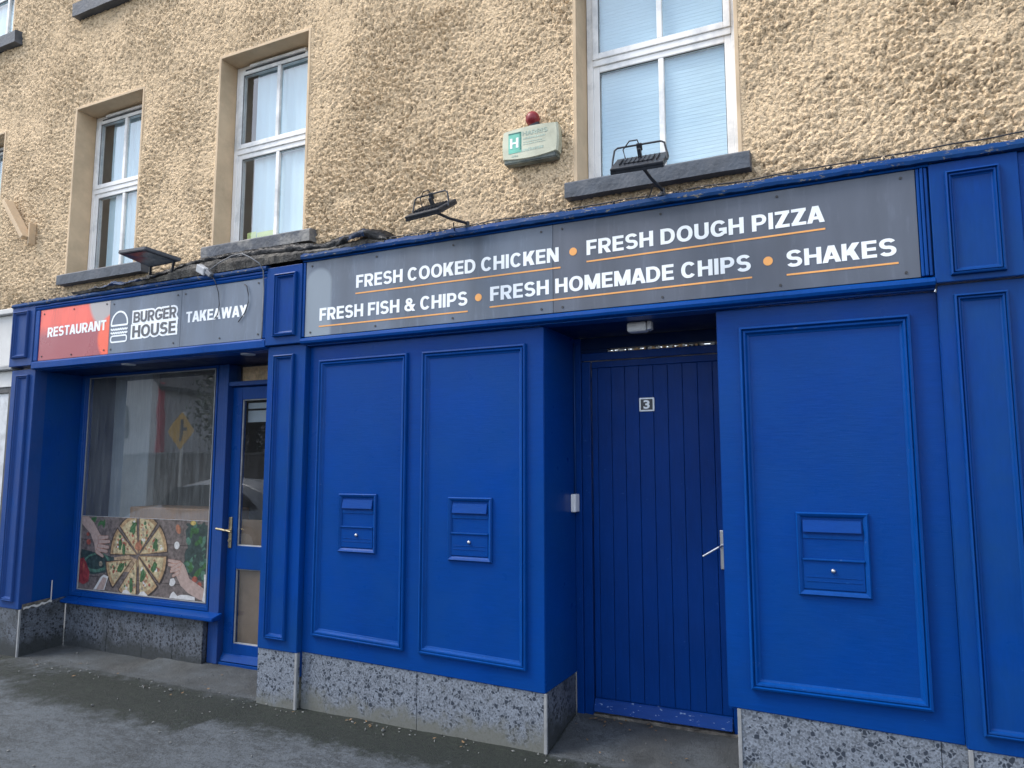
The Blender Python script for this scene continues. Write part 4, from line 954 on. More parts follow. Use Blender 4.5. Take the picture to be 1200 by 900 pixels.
# ------------------------------------------------------------------ alarm box
al = thing('alarm_box', 'weathered white alarm box with green H logo and red lamp on render', 'alarm box', (-1.70, .05, 3.30))
def alarm():
    def outline(s=1.0, dz=0.):
        cx, cz = -1.700, 3.398; w_, h_ = .176 * s, .100 * s; p = []
        for t in np.linspace(-1, 1, 9): p.append((cx + w_ * t, cz + h_ * (.98 - .12 * t * t) + .004))
        for t in np.linspace(1, -1, 7): p.append((cx + w_ * (1.04 - .04 * t * t), cz + h_ * .8 * t))
        for t in np.linspace(1, -1, 9): p.append((cx + w_ * t, cz - h_ * (1.0 - .16 * t * t) ))
        for t in np.linspace(-1, 1, 7): p.append((cx - w_ * (1.04 - .04 * t * t), cz + h_ * .8 * t))
        q = []
        for a in p:
            if not q or (abs(a[0] - q[-1][0]) + abs(a[1] - q[-1][1])) > 1e-4: q.append(a)
        return q
    bm = bmesh.new(); L1 = [bm.verts.new((x, .06, z)) for x, z in outline(.97)]; L2 = [bm.verts.new((x, .00, z)) for x, z in outline(1)]; L3 = [bm.verts.new((x, -.012, z)) for x, z in outline(.95)]; n = len(L1)
    for A, B in ((L1, L2), (L2, L3)):
        for k in range(n): bm.faces.new((A[k], A[(k + 1) % n], B[(k + 1) % n], B[k]))
    bm.faces.new(L3)
    obj('casing', bm, simple('aged_cream_plastic', (.56, .57, .44), .4, var=.08, vs=6, bs=.1, dirt=(.36, .37, .28)), al, smooth=False)
    bm = bmesh.new(); hexa(bm, [(-1.872, -.002, 3.288), (-1.872, -.004, 3.318), (-1.872, .06, 3.288), (-1.872, .06, 3.318), (-1.535, -.002, 3.284), (-1.535, -.004, 3.322), (-1.535, .06, 3.284), (-1.535, .06, 3.322)], .006)
    obj('base_plate', bm, simple('grimy_base_plastic', (.10, .12, .11), .5, var=.4, vs=20, dirt=(.25, .27, .22)), al)
    g = simple('green_print', (.14, .48, .37), .45, var=.15); yy = -.0125
    bm = bmesh.new(); plate(bm, [(-1.836, 3.345), (-1.752, 3.345), (-1.752, 3.470), (-1.836, 3.470)], yy - .001, yy); obj('logo_square', bm, g, al)
    lettering('logo_letter', 'H', -1.826, -1.770, 3.375, 3.375, .062, yy - .0012, M['print_white'], al)
    bm = bmesh.new(); bx(bm, -1.762, -1.756, yy - .0022, yy - .001, 3.360, 3.470); bx(bm, -1.836, -1.756, yy - .0022, yy - .001, 3.462, 3.470); obj('logo_border', bm, simple('dark_green_print', (.03, .16, .14), .5), al)
    fg = simple('faded_green_print', (.36, .45, .38), .5, var=.3, vs=30)
    lettering('lettering', 'HARRIS', -1.745, -1.585, 3.442, 3.440, .026, yy, fg, al, w=.16)
    for x0, x1, z, h_ in ((-1.74, -1.60, 3.418, .012), (-1.74, -1.62, 3.398, .006), (-1.74, -1.60, 3.385, .006), (-1.815, -1.775, 3.322, .010), (-1.75, -1.61, 3.345, .018)):
        bm = bmesh.new(); k = x0
        while k < x1:
            wd = random.uniform(.006, .014); bx(bm, k, min(k + wd, x1), yy - .0008, yy - .0001, z, z + h_ * random.uniform(.7, 1)); k += wd + .004
        obj('small_print', bm, fg, al)
    bm = bmesh.new(); bmesh.ops.create_uvsphere(bm, u_segments=20, v_segments=12, radius=.046, matrix=Matrix.Translation((-1.692, .020, 3.548)) @ Matrix.Scale(.92, 4, (1, 0, 0)))
    obj('strobe_lamp', bm, simple('red_lamp_lens', (.22, .012, .02), .4, var=.2, vs=20), al, smooth=True)
    bm = bmesh.new(); tube(bm, [(-1.684, .03, 3.485), (-1.686, .03, 3.525)], .034, 14); obj('lamp_base', bm, M['black'], al)
alarm()

# ------------------------------------------------------------------ small fittings
bx_ = box('security_sensor', -1.6195, -1.588, .395, .468, 1.228, 1.335, M['whitebox'], None, .006, loc=(-1.62, .43, 1.228)); tag(bx_, 'small white plastic box on the side wall left of door number 3', 'sensor')
bm = bmesh.new(); bx(bm, -1.165, -1.055, .10, .17, 2.238, 2.292, .012); hexa(bm, [(-1.05, .105, 2.245), (-1.05, .105, 2.291), (-1.05, .165, 2.245), (-1.05, .165, 2.291), (-1.03, .115, 2.250), (-1.03, .115, 2.291), (-1.03, .155, 2.250), (-1.03, .155, 2.291)])
tag(obj('doorway_light', bm, M['greybox'], None, loc=(-1.11, .13, 2.29)), 'pale grey box light under the soffit over door number 3', 'light')
def downlight(x, y, label):
    t = thing('downlight', label, 'downlight', (x, y, 2.2925), 'round downlights under the takeaway fascia')
    bm = bmesh.new(); tube(bm, [(x, y, 2.2925), (x, y, 2.2865), (x, y, 2.286)], [.052, .05, .044], 20); obj('trim_ring', bm, M['greybox'], t)
    bm = bmesh.new(); tube(bm, [(x, y, 2.2855), (x, y, 2.2845)], .036, 20); obj('lens', bm, M['interior_pale'], t)
downlight(-5.15, .035, 'round downlight in the soffit above the shop window'); downlight(-3.92, .05, 'round downlight in the soffit above the glazed door')
bm = bmesh.new(); tube(bm, [(-1.6125, .462, 1.336), (-1.6125, .462, 2.26)], .0055, 8); tag(obj('conduit', bm, M['blue_sheen'], None, smooth=True, loc=(-1.6125, .462, 1.336)), 'thin painted conduit rising from the white box beside door number 3', 'conduit')
# junction box with its cables
jb = thing('junction_box', 'broken pale junction box on the fascia edge above TAKEAWAY', 'junction box', (-4.22, -.08, 2.88))
bm = bmesh.new(); m4 = Matrix.Translation((-4.235, -.095, 2.905)) @ Matrix.Rotation(R(28), 4, 'Y') @ Matrix.Rotation(R(15), 4, 'X'); bx(bm, -.045, .045, -.03, .03, -.028, .028, .006, mat=m4); obj('casing', bm, M['greybox'], jb)
bm = bmesh.new(); m4 = Matrix.Translation((-4.165, -.10, 2.868)) @ Matrix.Rotation(R(40), 4, 'Y'); bx(bm, -.03, .03, -.02, .02, -.016, .016, .004, mat=m4); obj('gland', bm, M['cable_grey'], jb)
bm = bmesh.new(); tube(bm, [(-4.15, -.10, 2.86), (-4.10, -.105, 2.80), (-4.085, -.085, 2.72), (-4.085, -.075, 2.64), (-4.10, -.072, 2.57), (-4.13, -.071, 2.545)], .0032, 8); obj('loose_cable', bm, M['cable_black'], jb, smooth=True)
cb = bmesh.new(); tube(cb, [(-4.16, -.11, 2.89), (-4.05, -.12, 2.93), (-3.93, -.12, 2.965), (-3.84, -.12, 2.968), (-3.76, -.12, 2.93), (-3.69, -.11, 2.885), (-3.672, -.085, 2.84), (-3.668, -.078, 2.70), (-3.67, -.078, 2.48), (-3.668, -.08, 2.36)], .0042, 8)
tag(obj('cable', cb, M['cable_grey'], None, smooth=True, loc=(-4.16, -.11, 2.89)), 'pale grey cable arching from the junction box down beside TAKEAWAY', 'cable')
cb = bmesh.new(); tube(cb, [(-3.86, -.067, 2.765), (-3.83, -.075, 2.745), (-3.812, -.075, 2.69), (-3.81, -.074, 2.63), (-3.835, -.072, 2.565), (-3.90, -.071, 2.50)], .0032, 8)
tag(obj('cable', cb, M['cable_black'], None, smooth=True, loc=(-3.85, -.07, 2.76)), 'thin dark cable curling across the right end of the TAKEAWAY sign', 'cable')
pts = []
for k in range(70):
    x = -2.66 + (1.2 + 2.66) * k / 69; pts.append((x, -.055 + .012 * noise.noise(Vector((x * 4, 0, 0))), 2.934 + .008 * noise.noise(Vector((x * 5, 3, 0))) + .012 * max(0, (x + .6)) ** 1))
cb = bmesh.new(); tube(cb, pts, .0038, 6)
tag(obj('cable', cb, M['cable_black'], None, smooth=True, loc=(-2.66, -.05, 2.93)), 'thin black cable running along the top of the long fascia', 'cable')
# bracket stub high on the far left
br = thing('wall_bracket', 'painted timber bracket stub slanting on the render at far left', 'bracket', (-6.6, .05, 3.46))
bm = bmesh.new(); m4 = Matrix.Translation((-6.68, -.02, 3.67)) @ Matrix.Rotation(R(-40), 4, 'Y'); bx(bm, -.020, .020, -.03, .06, -.25, .25, .006, mat=m4); obj('strut', bm, M['reveal'], br)
bm = bmesh.new(); bx(bm, -6.515, -6.495, -.0, .06, 3.43, 3.62, .004); obj('back_plate', bm, M['reveal'], br)

# ------------------------------------------------------------------ lead flashing, mortar and rubble over the left fascia
def flashing():
    t = thing('lead_flashing', 'torn sheet of dark lead flashing sagging over the fascia below the windows', 'flashing', (-4.1, 0, 2.9))
    xs = np.linspace(-5.75, -2.64, 220)
    top = np.interp(xs, [-5.75, -5.35, -5.0, -4.78, -4.40, -4.12, -3.75, -3.45, -3.20, -3.0, -2.84, -2.72, -2.64], [2.895, 2.920, 2.930, 2.955, 3.005, 3.02, 3.028, 3.02, 2.985, 3.015, 3.028, 3.012, 2.93])
    bot = np.interp(xs, [-5.75, -5.1, -4.75, -4.38, -4.1, -3.70, -3.40, -3.10, -2.80, -2.70, -2.64], [2.885, 2.890, 2.900, 2.955, 2.962, 2.945, 2.930, 2.915, 2.945, 2.915, 2.905])
    bm = bmesh.new(); g = []; nn = 11
    for i, x in enumerate(xs):
        col = []; e = min(1, i / 25); o_ = .10 + .07 * e + .05 * math.exp(-((x + 2.85) / .16) ** 2)
        for j in range(nn):
            u = j / (nn - 1)
            z = top[i] * (1 - u) + bot[i] * u + .016 * math.sin(u * 3.14) * e
            y = .06 - o_ * (u ** .55) + (.035 * max(0, u - .75) * 4) * (x > -4.6)
            cr_ = noise.noise(Vector((x * 13 + u * 2, u * 3, 1))); c2 = abs(noise.noise(Vector((x * 30 - u * 6, u * 5, 4))))
            y -= (.020 * cr_ + .016 * c2) * e; z += (.014 * noise.noise(Vector((x * 7, u * 3, 7))) + .010 * c2) * e
            col.append(bm.verts.new((x, y, z)))
        g.append(col)
    for A, B in zip(g, g[1:]):
        for j in range(nn - 1): bm.faces.new((A[j], B[j], B[j + 1], A[j + 1]))
    xm = [(-5.75, -4.85), (-3.02, -2.80)]
    for f in bm.faces:
        c_ = f.calc_center_median(); f.material_index = 1 if any(a < c_.x < b for a, b in xm) and c_.y < .01 and noise.noise(c_ * 16) > -.15 else 0
    bmesh.ops.solidify(bm, geom=bm.faces[:], thickness=.004)
    obj('lead_sheet', bm, [M['lead'], M['lead_blue']], t, smooth=True)
    bm = bmesh.new(); g = []                                        # decayed timber and mortar bed under the lead
    for x in np.linspace(-5.7, -2.66, 160):
        b_ = float(np.interp(x, xs, bot)); a = []
        for y, z in ((-.085, 2.874), (-.100 + .012 * noise.noise(Vector((x * 15, 1, 0))), (2.878 + b_) / 2 + .01), (-.09, b_ + .004), (.05, b_ + .02), (.05, 2.874)):
            a.append(bm.verts.new((x, y + .006 * noise.noise(Vector((x * 30, z * 40, 0))), z + (.005 * noise.noise(Vector((x * 25, z * 9, 3))) if z > 2.875 else 0))))
        g.append(a)
    for A, B in zip(g, g[1:]):
        for j in range(4): bm.faces.new((A[j], A[j + 1], B[j + 1], B[j]))
    obj('mortar_bed', bm, M['mortar'], t)
flashing()
def rubble():
    bm = bmesh.new(); random.seed(5)
    for k in range(900):
        x = random.uniform(-2.65, 1.3) if k < 620 else random.uniform(-6.5, -2.6)
        if x < -2.65 and not(-6.5 < x < -5.6): continue
        dens = .5 + .5 * noise.noise(Vector((x * 3, 0, 8)))
        if random.random() > dens + .25: continue
        s = random.uniform(.004, .014); y = random.uniform(-.075, .05); z = (2.912 if x > -3.3 else 2.875) + (y + .08) * .12 + s * .4 + .004 + .02 * max(0, x)*0
        m4 = Matrix.Translation((x, y, z)) @ Matrix.Rotation(random.uniform(0, 3), 4, (random.random(), random.random(), random.random() + .1)) @ Matrix.Diagonal((1.6, 1, .7, 1))
        bmesh.ops.create_icosphere(bm, subdivisions=1, radius=s, matrix=m4)
    for f in bm.faces: f.material_index = random.choice((0, 0, 1))
    tag(obj('rubble', bm, [M['mortar'], M['reveal']], None, loc=(-1, 0, 2.9)), 'crumbs of loose render lying along the top of the fascia', 'rubble', kind='stuff')
rubble()
def grit():
    bm = bmesh.new(); random.seed(9)
    for k in range(260):
        x = random.uniform(-6.4, .4); y = random.choice((random.uniform(-.16, .0), random.uniform(-1.7, .3)))
        if y > 0 and not (-1.6 < x < -.64 or -6.1 < x < -3.7): continue
        if y > .30 and x < -2: continue
        s = random.uniform(.0025, .007) * (1.5 if random.random() < .06 else 1)
        m4 = Matrix.Translation((x, y, pav_z(x, y) + s * .5 + .002)) @ Matrix.Rotation(random.uniform(0, 3), 4, (random.random(), random.random(), 1)) @ Matrix.Diagonal((1.5, 1, .6, 1))
        bmesh.ops.create_icosphere(bm, subdivisions=1, radius=s, matrix=m4)
    for k in range(46):
        x, y = random.choice(((random.uniform(-1.6, -.7), random.uniform(.05, .44)), (random.uniform(-3.3, -1.7), random.uniform(-.16, -.02)), (random.uniform(-6, -4), random.uniform(-.2, .3)), (random.uniform(-1.6, -1.1), random.uniform(.38, .45))))
        m4 = Matrix.Translation((x, y, pav_z(x, y) + .010)) @ Matrix.Rotation(random.uniform(0, 3), 4, 'Z') @ Matrix.Rotation(random.uniform(-.4, .4), 4, 'X')
        s = random.uniform(.008, .018); vs = [bm.verts.new(m4 @ Vector(p)) for p in ((-s, 0, 0), (-.3 * s, -.5 * s, .002), (s, 0, .004), (-.2 * s, .5 * s, .001))]
        bm.faces.new(vs).material_index = 1
    tag(obj('grit', bm, [M['grit'], M['leaf_litter']], None, loc=(-3, -.5, 0)), 'pale grit and dry leaf scraps scattered on the pavement', 'grit', kind='stuff')
grit()

# ------------------------------------------------------------------ pizza poster on the inside of the glass
ps = thing('pizza_poster', 'printed poster of hands lifting pizza slices along the foot of the shop window', 'poster', (-5.33, YL + .006, .47))
def poster():
    y0 = YL - .002; layer = [0]
    K_ = .62; cols = {'wood': (.19, .15, .14), 'paper': (.75, .76, .76), 'skin': (.55, .38, .32), 'crust': (.50, .30, .11), 'cheese': (.62, .50, .24), 'basil': (.04, .17, .04), 'basil2': (.07, .22, .08),
            'tomato': (.45, .07, .03), 'dark': (.035, .075, .07), 'pepper': (.36, .015, .02), 'board': (.50, .33, .17), 'green': (.07, .22, .15), 'sauce': (.50, .16, .06), 'mush': (.36, .30, .20), 'yellow': (.6, .42, .04), 'wood2': (.07, .05, .045)}
    names = list(cols); mats = [simple('print_' + n, tuple((x * .72 + .28 * (sum(c) / 3 + .02)) * K_ for x in c), .3, var=.45 if n not in ('paper', 'skin') else .18, vs=38, bs=0) for n, c in cols.items()]
    bm = bmesh.new()
    def poly(pts, c, up=None):
        if up is None: layer[0] += 1; d = layer[0]
        else: d = up
        yy = y0 - d * .000012
        try: f = bm.faces.new([bm.verts.new((x, yy, z)) for x, z in pts]); f.material_index = names.index(c)
        except Exception: pass
    def ell(x, z, a, b, rot, c, n=12, wob=.0):
        poly([(x + a * math.cos(t) * (1 + wob * random.uniform(-1, 1)) * math.cos(rot) - b * math.sin(t) * math.sin(rot), z + a * math.cos(t) * math.sin(rot) + b * math.sin(t) * (1 + wob * random.uniform(-1, 1)) * math.cos(rot)) for t in [2 * math.pi * k / n for k in range(n)]], c)
    def cap_(p, q, r, c):
        p, q = Vector(p), Vector(q); d = (q - p).normalized(); a = math.atan2(d.y, d.x)
        poly([(p.x + r * math.cos(a + R(t)), p.y + r * math.sin(a + R(t))) for t in (90, 120, 150, 180, 210, 240, 270)] + [(q.x + r * .7 * math.cos(a + R(t)), q.y + r * .7 * math.sin(a + R(t))) for t in (-90, -60, -30, 0, 30, 60, 90)], c)
    X0, X1, Z0, Z1 = -6.092, -4.588, .470, 1.083
    poly([(X0, Z0), (X1, Z0), (X1, Z1), (X0, Z1)], 'paper'); poly([(X0 + .004, Z0 + .004), (X1 - .004, Z0 + .004), (X1 - .004, Z1 - .002), (X0 + .004, Z1 - .002)], 'wood')
    for k in (1, 4): poly([(X0 + .005, Z0 + .1 * k + .012), (X1 - .005, Z0 + .1 * k + .012), (X1 - .005, Z0 + .1 * k + .018), (X0 + .005, Z0 + .1 * k + .018)], 'wood2')
    poly([(-6.072, .803), (-5.65, .754), (-5.692, .636), (-5.904, .6), (-6.085, .62)], 'dark'); ell(-5.87, .70, .17, .08, .1, 'green', 20); ell(-5.87, .705, .14, .06, .1, 'dark', 20)
    poly([(-6.085, .72), (-6.04, .735), (-6.006, .7), (-5.95, .621), (-5.958, .538), (-6.024, .51), (-6.086, .529)], 'pepper'); ell(-6.03, .66, .012, .04, .2, 'tomato')
    poly([(-5.65, .754), (-5.478, .78), (-5.322, .737), (-5.399, .653), (-5.537, .642), (-5.633, .662)], 'board')
    poly([(-4.86, .70), (-4.80, .86), (-4.84, 1.0), (-4.78, 1.06), (-4.60, 1.05), (-4.60, .62), (-4.72, .64)], 'dark')
    for k in range(34): ell(random.uniform(-4.83, -4.60), random.uniform(.66, 1.05), random.uniform(.03, .06), random.uniform(.014, .03), random.uniform(0, 3), random.choice(('green', 'dark', 'green', 'basil')), 8, .1)
    for k in range(7): ell(random.uniform(-5.98, -5.75), random.uniform(1.00, 1.06), random.uniform(.02, .04), .014, random.uniform(0, 3), 'basil', 8)
    for x, z, r in ((-4.712, .636, .03), (-5.985, .866, .03), (-4.66, .60, .025), (-6.0, .93, .02)): ell(x, z, r, r * .8, 0, 'tomato')
    ell(-4.925, .884, .030, .030, 0, 'paper'); ell(-4.917, 1.01, .026, .040, .5, 'sauce'); ell(-4.757, 1.062, .032, .018, 0, 'yellow'); ell(-4.955, .60, .035, .03, .6, 'paper', 10, .2); ell(-5.815, .693, .022, .022, 0, 'mush')
    # pizza in slices
    cx, cz = -5.362, .784; rad = .318; pull = {0: .0, 3: .0, 4: .075, 5: None}
    for k in range(8):
        a0 = R(45 * k + 7); a1 = R(45 * (k + 1) + 2); am = (a0 + a1) / 2
        if k == 5: off = .035
        else: off = pull.get(k, .012) or .018
        ox, oz = cx + off * math.cos(am), cz + off * math.sin(am)
        def cl(p): return (min(max(p[0], X0 + .006), X1 - .006), min(max(p[1], Z0 + .006), Z1 - .004))
        def wedge(r0, r1, c, ins=0.): poly([cl((ox + r0 * math.cos(am), oz + r0 * math.sin(am)))] + [cl((ox + r1 * math.cos(a0 + ins + (a1 - a0 - 2 * ins) * t / 8), oz + r1 * math.sin(a0 + ins + (a1 - a0 - 2 * ins) * t / 8))) for t in range(9)], c)
        wedge(-.006, rad + .012, 'wood2', -.03); wedge(0, rad, 'crust'); wedge(.02, rad * .90, 'cheese', .03)
        for _ in range(26):
            rr = rad * math.sqrt(random.uniform(.06, .70)); t = random.uniform(a0 + .08, a1 - .08); s = random.uniform(.006, .018)
            x, z = ox + rr * math.cos(t), oz + rr * math.sin(t)
            if Z0 + .02 < z < Z1 - .02: ell(x, z, s, s * random.uniform(.5, 1), random.uniform(0, 3), random.choice(('sauce', 'mush', 'cheese', 'paper', 'basil2', 'sauce', 'tomato', 'crust')), 7, .15)
        for _ in range(2):
            rr = rad * random.uniform(.45, .8); x, z = ox + rr * math.cos(am + random.uniform(-.2, .2)), oz + rr * math.sin(am + random.uniform(-.2, .2))
            if Z0 + .05 < z < Z1 - .05 and k != 1:
                rt = random.uniform(.6, 2.2); ell(x, z, .046, .020, rt, 'basil', 12, .06); ell(x, z, .034, .007, rt, 'basil2', 8)
    ell(cx + .0, cz + .075, .045, .035, 0, 'sauce', 10, .1)
    poly([(-5.884, .479), (-5.80, .585), (-5.761, .609), (-5.706, .595), (-5.746, .485)], 'paper'); poly([(-5.85, .482), (-5.77, .59), (-5.72, .58), (-5.755, .487)], 'skin')
    # hands and forearms
    poly([(-6.085, 1.077), (-5.997, 1.077), (-5.93, 1.03), (-5.878, .975), (-5.83, .925), (-5.80, .88), (-5.815, .80), (-5.85, .775), (-5.885, .79), (-5.911, .858), (-5.965, .938), (-6.06, 1.0), (-6.085, 1.02)], 'skin')
    for p, q, r in (((-5.845, .905), (-5.745, .915), .017), ((-5.84, .873), (-5.722, .880), .016), ((-5.848, .840), (-5.728, .832), .016), ((-5.86, .808), (-5.742, .798), .015), ((-5.87, .79), (-5.79, .757), .014)): cap_(p, q, r + .003, 'sauce'); cap_(p, q, r, 'skin')
    poly([(-4.90, .745), (-4.865, .762), (-4.83, .742), (-4.80, .70), (-4.766, .638), (-4.67, .600), (-4.597, .570), (-4.595, .485), (-4.649, .488), (-4.775, .53), (-4.856, .578), (-4.90, .635), (-4.935, .68)], 'skin')
    for p, q, r in (((-4.88, .752), (-5.003, .764), .015), ((-4.882, .728), (-5.000, .732), .015), ((-4.885, .703), (-4.972, .682), .014), ((-4.885, .678), (-4.945, .650), .013), ((-4.87, .745), (-4.965, .700), .014)): cap_(p, q, r + .003, 'sauce'); cap_(p, q, r, 'skin')
    # torn white edges
    poly([(-4.975, .478), (-4.961, .511), (-4.935, .530), (-4.915, .520), (-4.89, .498), (-4.851, .511), (-4.78, .515), (-4.70, .505), (-4.695, .478)], 'paper')
    poly([(-4.612, .679), (-4.592, .681), (-4.592, .474), (-4.619, .480), (-4.605, .56)], 'paper')
    for x in (-5.53, -5.33): poly([(x, .474), (x + .02, .50), (x + .06, .507), (x + .09, .49), (x + .11, .474)], 'paper')
    o0 = org(ps); me = bpy.data.meshes.new('print'); bmesh.ops.translate(bm, verts=bm.verts, vec=-o0); bm.to_mesh(me); bm.free()
    for m_ in mats: me.materials.append(m_)
    o = bpy.data.objects.new('print', me); C.objects.link(o); o.parent = ps
    box('backing_sheet', X0, X1, y0 + .0002, y0 + .0010, Z0, Z1, M['paper_back'], ps, 0)
M['paper_back'] = simple('poster_backing', (.5, .5, .5), .7)
poster()

# ------------------------------------------------------------------ pendant lamp in the takeaway
pl = thing('pendant_lamp', 'small warm lit lamp hanging inside behind the shop window', 'lamp', (-4.95, 1.6, 2.5))
bm = bmesh.new(); tube(bm, [(-4.95, 1.6, 2.5), (-4.95, 1.6, 2.32)], .006, 6); obj('cord', bm, M['cable_black'], pl)
bm = bmesh.new(); tube(bm, [(-4.95, 1.6, 2.33), (-4.95, 1.6, 2.30), (-4.95, 1.6, 2.22)], [.02, .04, .10], 16, caps=False); obj('lamp_shade', bm, M['counter'], pl)
bm = bmesh.new(); bmesh.ops.create_icosphere(bm, subdivisions=2, radius=.045, matrix=Matrix.Translation((-4.95, 1.6, 2.21))); obj('bulb', bm, M['bulb'], pl, smooth=True)

# ------------------------------------------------------------------ neighbour's front at far left
nb = thing('neighbour_shopfront', 'white neighbouring shopfront with dark framed window at the far left edge', 'shopfront', (-7.5, 0, 0))
box('fascia_board', -9.5, -6.515, -.03, .06, 2.36, 2.80, M['cream_board'], nb, .004); box('cornice', -9.5, -6.515, -.07, .06, 2.802, 2.85, M['cream_board'], nb, .008)
box('lower_cornice', -9.5, -6.515, -.05, .06, 2.32, 2.358, M['strip'], nb, .008); box('frieze', -9.5, -6.515, -.0, .06, 2.18, 2.318, M['cream_board'], nb, .004)
box('wall_pier', -6.585, -6.515, 0, .06, 0, 2.178, M['cream_board'], nb, .004)
box('window_frame', -6.63, -6.587, .01, .06, .4, 2.178, M['cream_dark'], nb, .004); box('window_frame', -9.5, -6.6305, .012, .06, 2.13, 2.178, M['cream_dark'], nb, .004)
box('window_board', -9.5, -6.631, .03, .06, .4, 2.129, M['greybox'], nb, 0); box('base_wall', -9.5, -6.587, 0, .06, -.1, .398, M['cream_dark'], nb, .004)

# ------------------------------------------------------------------ the far side of the street, seen mirrored in the glass
# warning sign on its pole
sg = thing('road_sign', 'yellow diamond side road warning sign on a grey pole across the street', 'road sign', (-16.1, -9.0, -.2))
bm = bmesh.new(); tube(bm, [(-16.1, -9.05, -.2), (-16.1, -9.05, 2.95)], .035, 10); obj('pole', bm, M['alu'], sg)
bm = bmesh.new(); s = .50; plate(bm, [(-16.1 - s, 2.43), (-16.1, 2.43 - s), (-16.1 + s, 2.43), (-16.1, 2.43 + s)], -8.995, -8.99); obj('face', bm, M['yellow'], sg)
bm = bmesh.new(); bx(bm, -16.14, -16.06, -8.988, -8.985, 2.16, 2.74); bx(bm, -16.06, -15.90, -8.988, -8.985, 2.44, 2.52); obj('symbol', bm, M['black'], sg)
# boundary wall, gable house and trees
wl_ = thing('boundary_wall', 'rubble stone boundary wall on the far side of the street', 'wall', (-14, -13, -.2)); bm = bmesh.new(); random.seed(21)
bx(bm, -34, 8, -13.4, -13.05, -.25, 1.9, .02); obj('wall_body', bm, M['stonewall'], wl_); box('coping', -34, 8, -13.45, -13.0, 1.903, 1.98, M['kerb'], wl_, .01)
gh = thing('gable_house', 'pale rendered gable house with red edge trim across the street', 'house', (-25, -16, -.2))
bm = bmesh.new(); plate(bm, [(-29, -.2), (-24.5, -.2), (-24.5, 4.6), (-26.7, 6.6), (-29, 4.6)], -15, -22); obj('wall', bm, M['signgrey'], gh)
box('corner_trim', -24.49, -24.3, -15.1, -14.9, -.2, 4.7, M['redtrim'], gh, .01)
for a, b in (((-29.3, 4.4), (-26.7, 6.75)), ((-26.7, 6.75), (-24.2, 4.4))):
    bm = bmesh.new(); plate(bm, [a, b, (b[0], b[1] + .15), (a[0], a[1] + .15)], -14.8, -22.2); obj('roof_slope', bm, M['black'], gh)
box('window', -27.3, -26.2, -14.98, -14.9, 2.6, 3.9, M['cream_dark'], gh, .01)
def tree(x, y, h, label, dark=False, seed=0):
    random.seed(seed); t = thing('roadside_tree', label, 'tree', (x, y, -.2), 'trees behind the boundary wall')
    bm = bmesh.new(); tube(bm, [(x, y, -.3), (x + .05, y, h * .25), (x - .08, y + .05, h * .5), (x, y, h * .85)], [.22, .17, .12, .03], 9)
    tips = []
    for k in range(14):
        z0 = h * random.uniform(.25, .75); a = random.uniform(0, 6.28); L0 = h * random.uniform(.15, .30)
        p = [(x, y, z0), (x + math.cos(a) * L0 * .5, y + math.sin(a) * L0 * .5, z0 + L0 * .45), (x + math.cos(a) * L0, y + math.sin(a) * L0, z0 + L0 * .8)]
        tube(bm, p, [.06, .04, .015], 6); tips += [p[1], p[2], p[2]]
    obj('trunk', bm, M['bark'], t, smooth=True)
    n = 2600; vs = []; fs = []
    for k in range(n):
        c = random.choice(tips); s = h * .075; px = c[0] + random.gauss(0, s); py = c[1] + random.gauss(0, s); pz = c[2] + random.gauss(0, s)
        if pz < h * .2: continue
        q = Matrix.Rotation(random.uniform(0, 6), 3, Vector((random.gauss(0, 1), random.gauss(0, 1), random.gauss(0, 1))).normalized()); l = random.uniform(.06, .12); i0 = len(vs)
        for d in ((-l, 0, 0), (0, -l * .5, 0), (l, 0, 0), (0, l * .5, 0)):
            v = q @ Vector(d); vs.append((px + v.x - x, py + v.y - y, pz + v.z + .2))
        fs.append((i0, i0 + 1, i0 + 2, i0 + 3))
    me = bpy.data.meshes.new('crown'); me.from_pydata(vs, [], fs); me.materials.append(M['leafd'] if dark else M['leafm']); o = bpy.data.objects.new('crown', me); C.objects.link(o); o.parent = t
kinds = [('tallest dark tree right behind the diamond road sign', 1), ('light green bushy tree beside the pale gable house', 0), ('dark tree two places along from the gable house', 1), ('small light green tree opposite the doorway', 0), ('dark slender tree opposite the right panel', 1), ('spreading green tree behind the far left of the boundary wall', 0)]
for i, (x, hh) in enumerate(((-17.5, 6.5), (-21.5, 4.6), (-19.6, 5.2), (-11.5, 4.4), (-7.6, 4.8), (-30.5, 5.5))): tree(x, -15 - (i % 2), hh, kinds[i][0], bool(kinds[i][1]), 40 + i)
# overhead wires across the street, mirrored as thin lines in the upper panes
for (y, z, lb) in ((-9.5, 7.6, 'upper of two sagging black wires strung high along the street'), (-9.8, 6.9, 'lower of two sagging black wires strung high along the street')):
    bm = bmesh.new(); tube(bm, sag((-40, y, z + 1), (14, y, z), 1.0, 24), .018, 5); tag(obj('overhead_wire', bm, M['cable_black'], None, loc=(-12, y, z)), lb, 'wire', 'wires over the street')
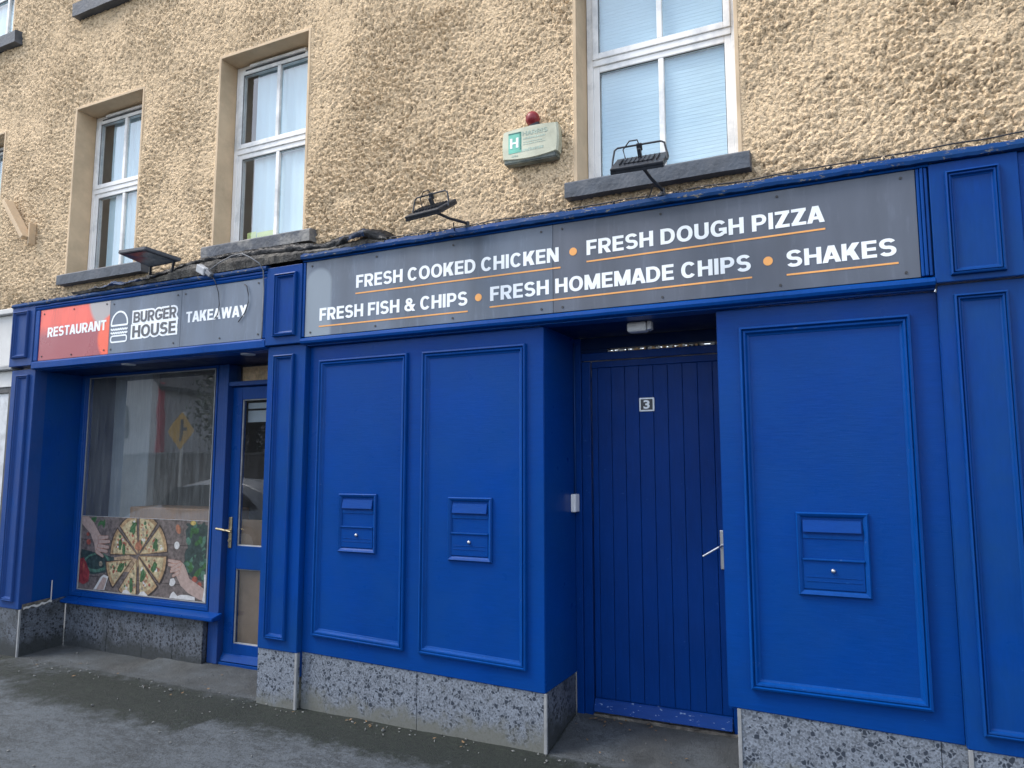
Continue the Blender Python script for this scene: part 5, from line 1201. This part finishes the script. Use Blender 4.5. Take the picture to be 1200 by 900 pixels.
# parked car
car = thing('parked_car', 'silver hatchback parked at the kerb behind the photographer', 'car', (-11.6, -6.4, -.23))
def carb():
    x0, y = -13.6, -6.4; P = [(0, .45), (.02, .75), (.35, .88), (.95, .96), (1.45, 1.38), (2.0, 1.47), (2.9, 1.46), (3.5, 1.30), (3.95, .98), (4.1, .80), (4.12, .42), (3.65, .28), (.4, .28)]
    bm = bmesh.new(); rows = []
    for yy, sc in ((-.86, .0), (-.80, 1), (-.62, 1), (0, 1), (.62, 1), (.80, 1), (.86, .0)):
        row = []
        for px, pz in P:
            top = max(0, (pz - .95) / .5); k = yy * (1 - .22 * top); z = pz + (.02 if abs(yy) < .1 else 0) - (.05 * (abs(yy) > .7) if pz > .6 else 0)
            row.append(bm.verts.new((x0 + px + (.03 if sc == 0 and px < 1 else 0), y + k, z - .23)))
        rows.append(row)
    n = len(P)
    for A, B in zip(rows, rows[1:]):
        for k in range(n): bm.faces.new((A[k], A[(k + 1) % n], B[(k + 1) % n], B[k]))
    bm.faces.new(rows[0][::-1]); bm.faces.new(rows[-1]); obj('body', bm, M['carpaint'], car, smooth=True)
    for s in (-1, 1):
        bm = bmesh.new(); plate(bm, [(x0 + 1.12, .98 - .23), (x0 + 1.55, 1.33 - .23), (x0 + 2.25, 1.38 - .23), (x0 + 2.25, .97 - .23)], y + s * .872, y + s * .80); obj('side_window', bm, M['black'], car)
        bm = bmesh.new(); plate(bm, [(x0 + 2.32, .97 - .23), (x0 + 2.32, 1.38 - .23), (x0 + 2.95, 1.36 - .23), (x0 + 3.45, .99 - .23)], y + s * .872, y + s * .80); obj('side_window', bm, M['black'], car)
        for wx in (.78, 3.3):
            bm = bmesh.new(); tube(bm, [(x0 + wx, y + s * .90, .09), (x0 + wx, y + s * .66, .09)], .32, 22); wh = obj('wheel', bm, M['tyre'], car)
            bm = bmesh.new(); tube(bm, [(x0 + wx, y + s * .905, .09), (x0 + wx, y + s * .899, .09)], .2, 16); obj('rim', bm, M['alu'], wh)
carb()
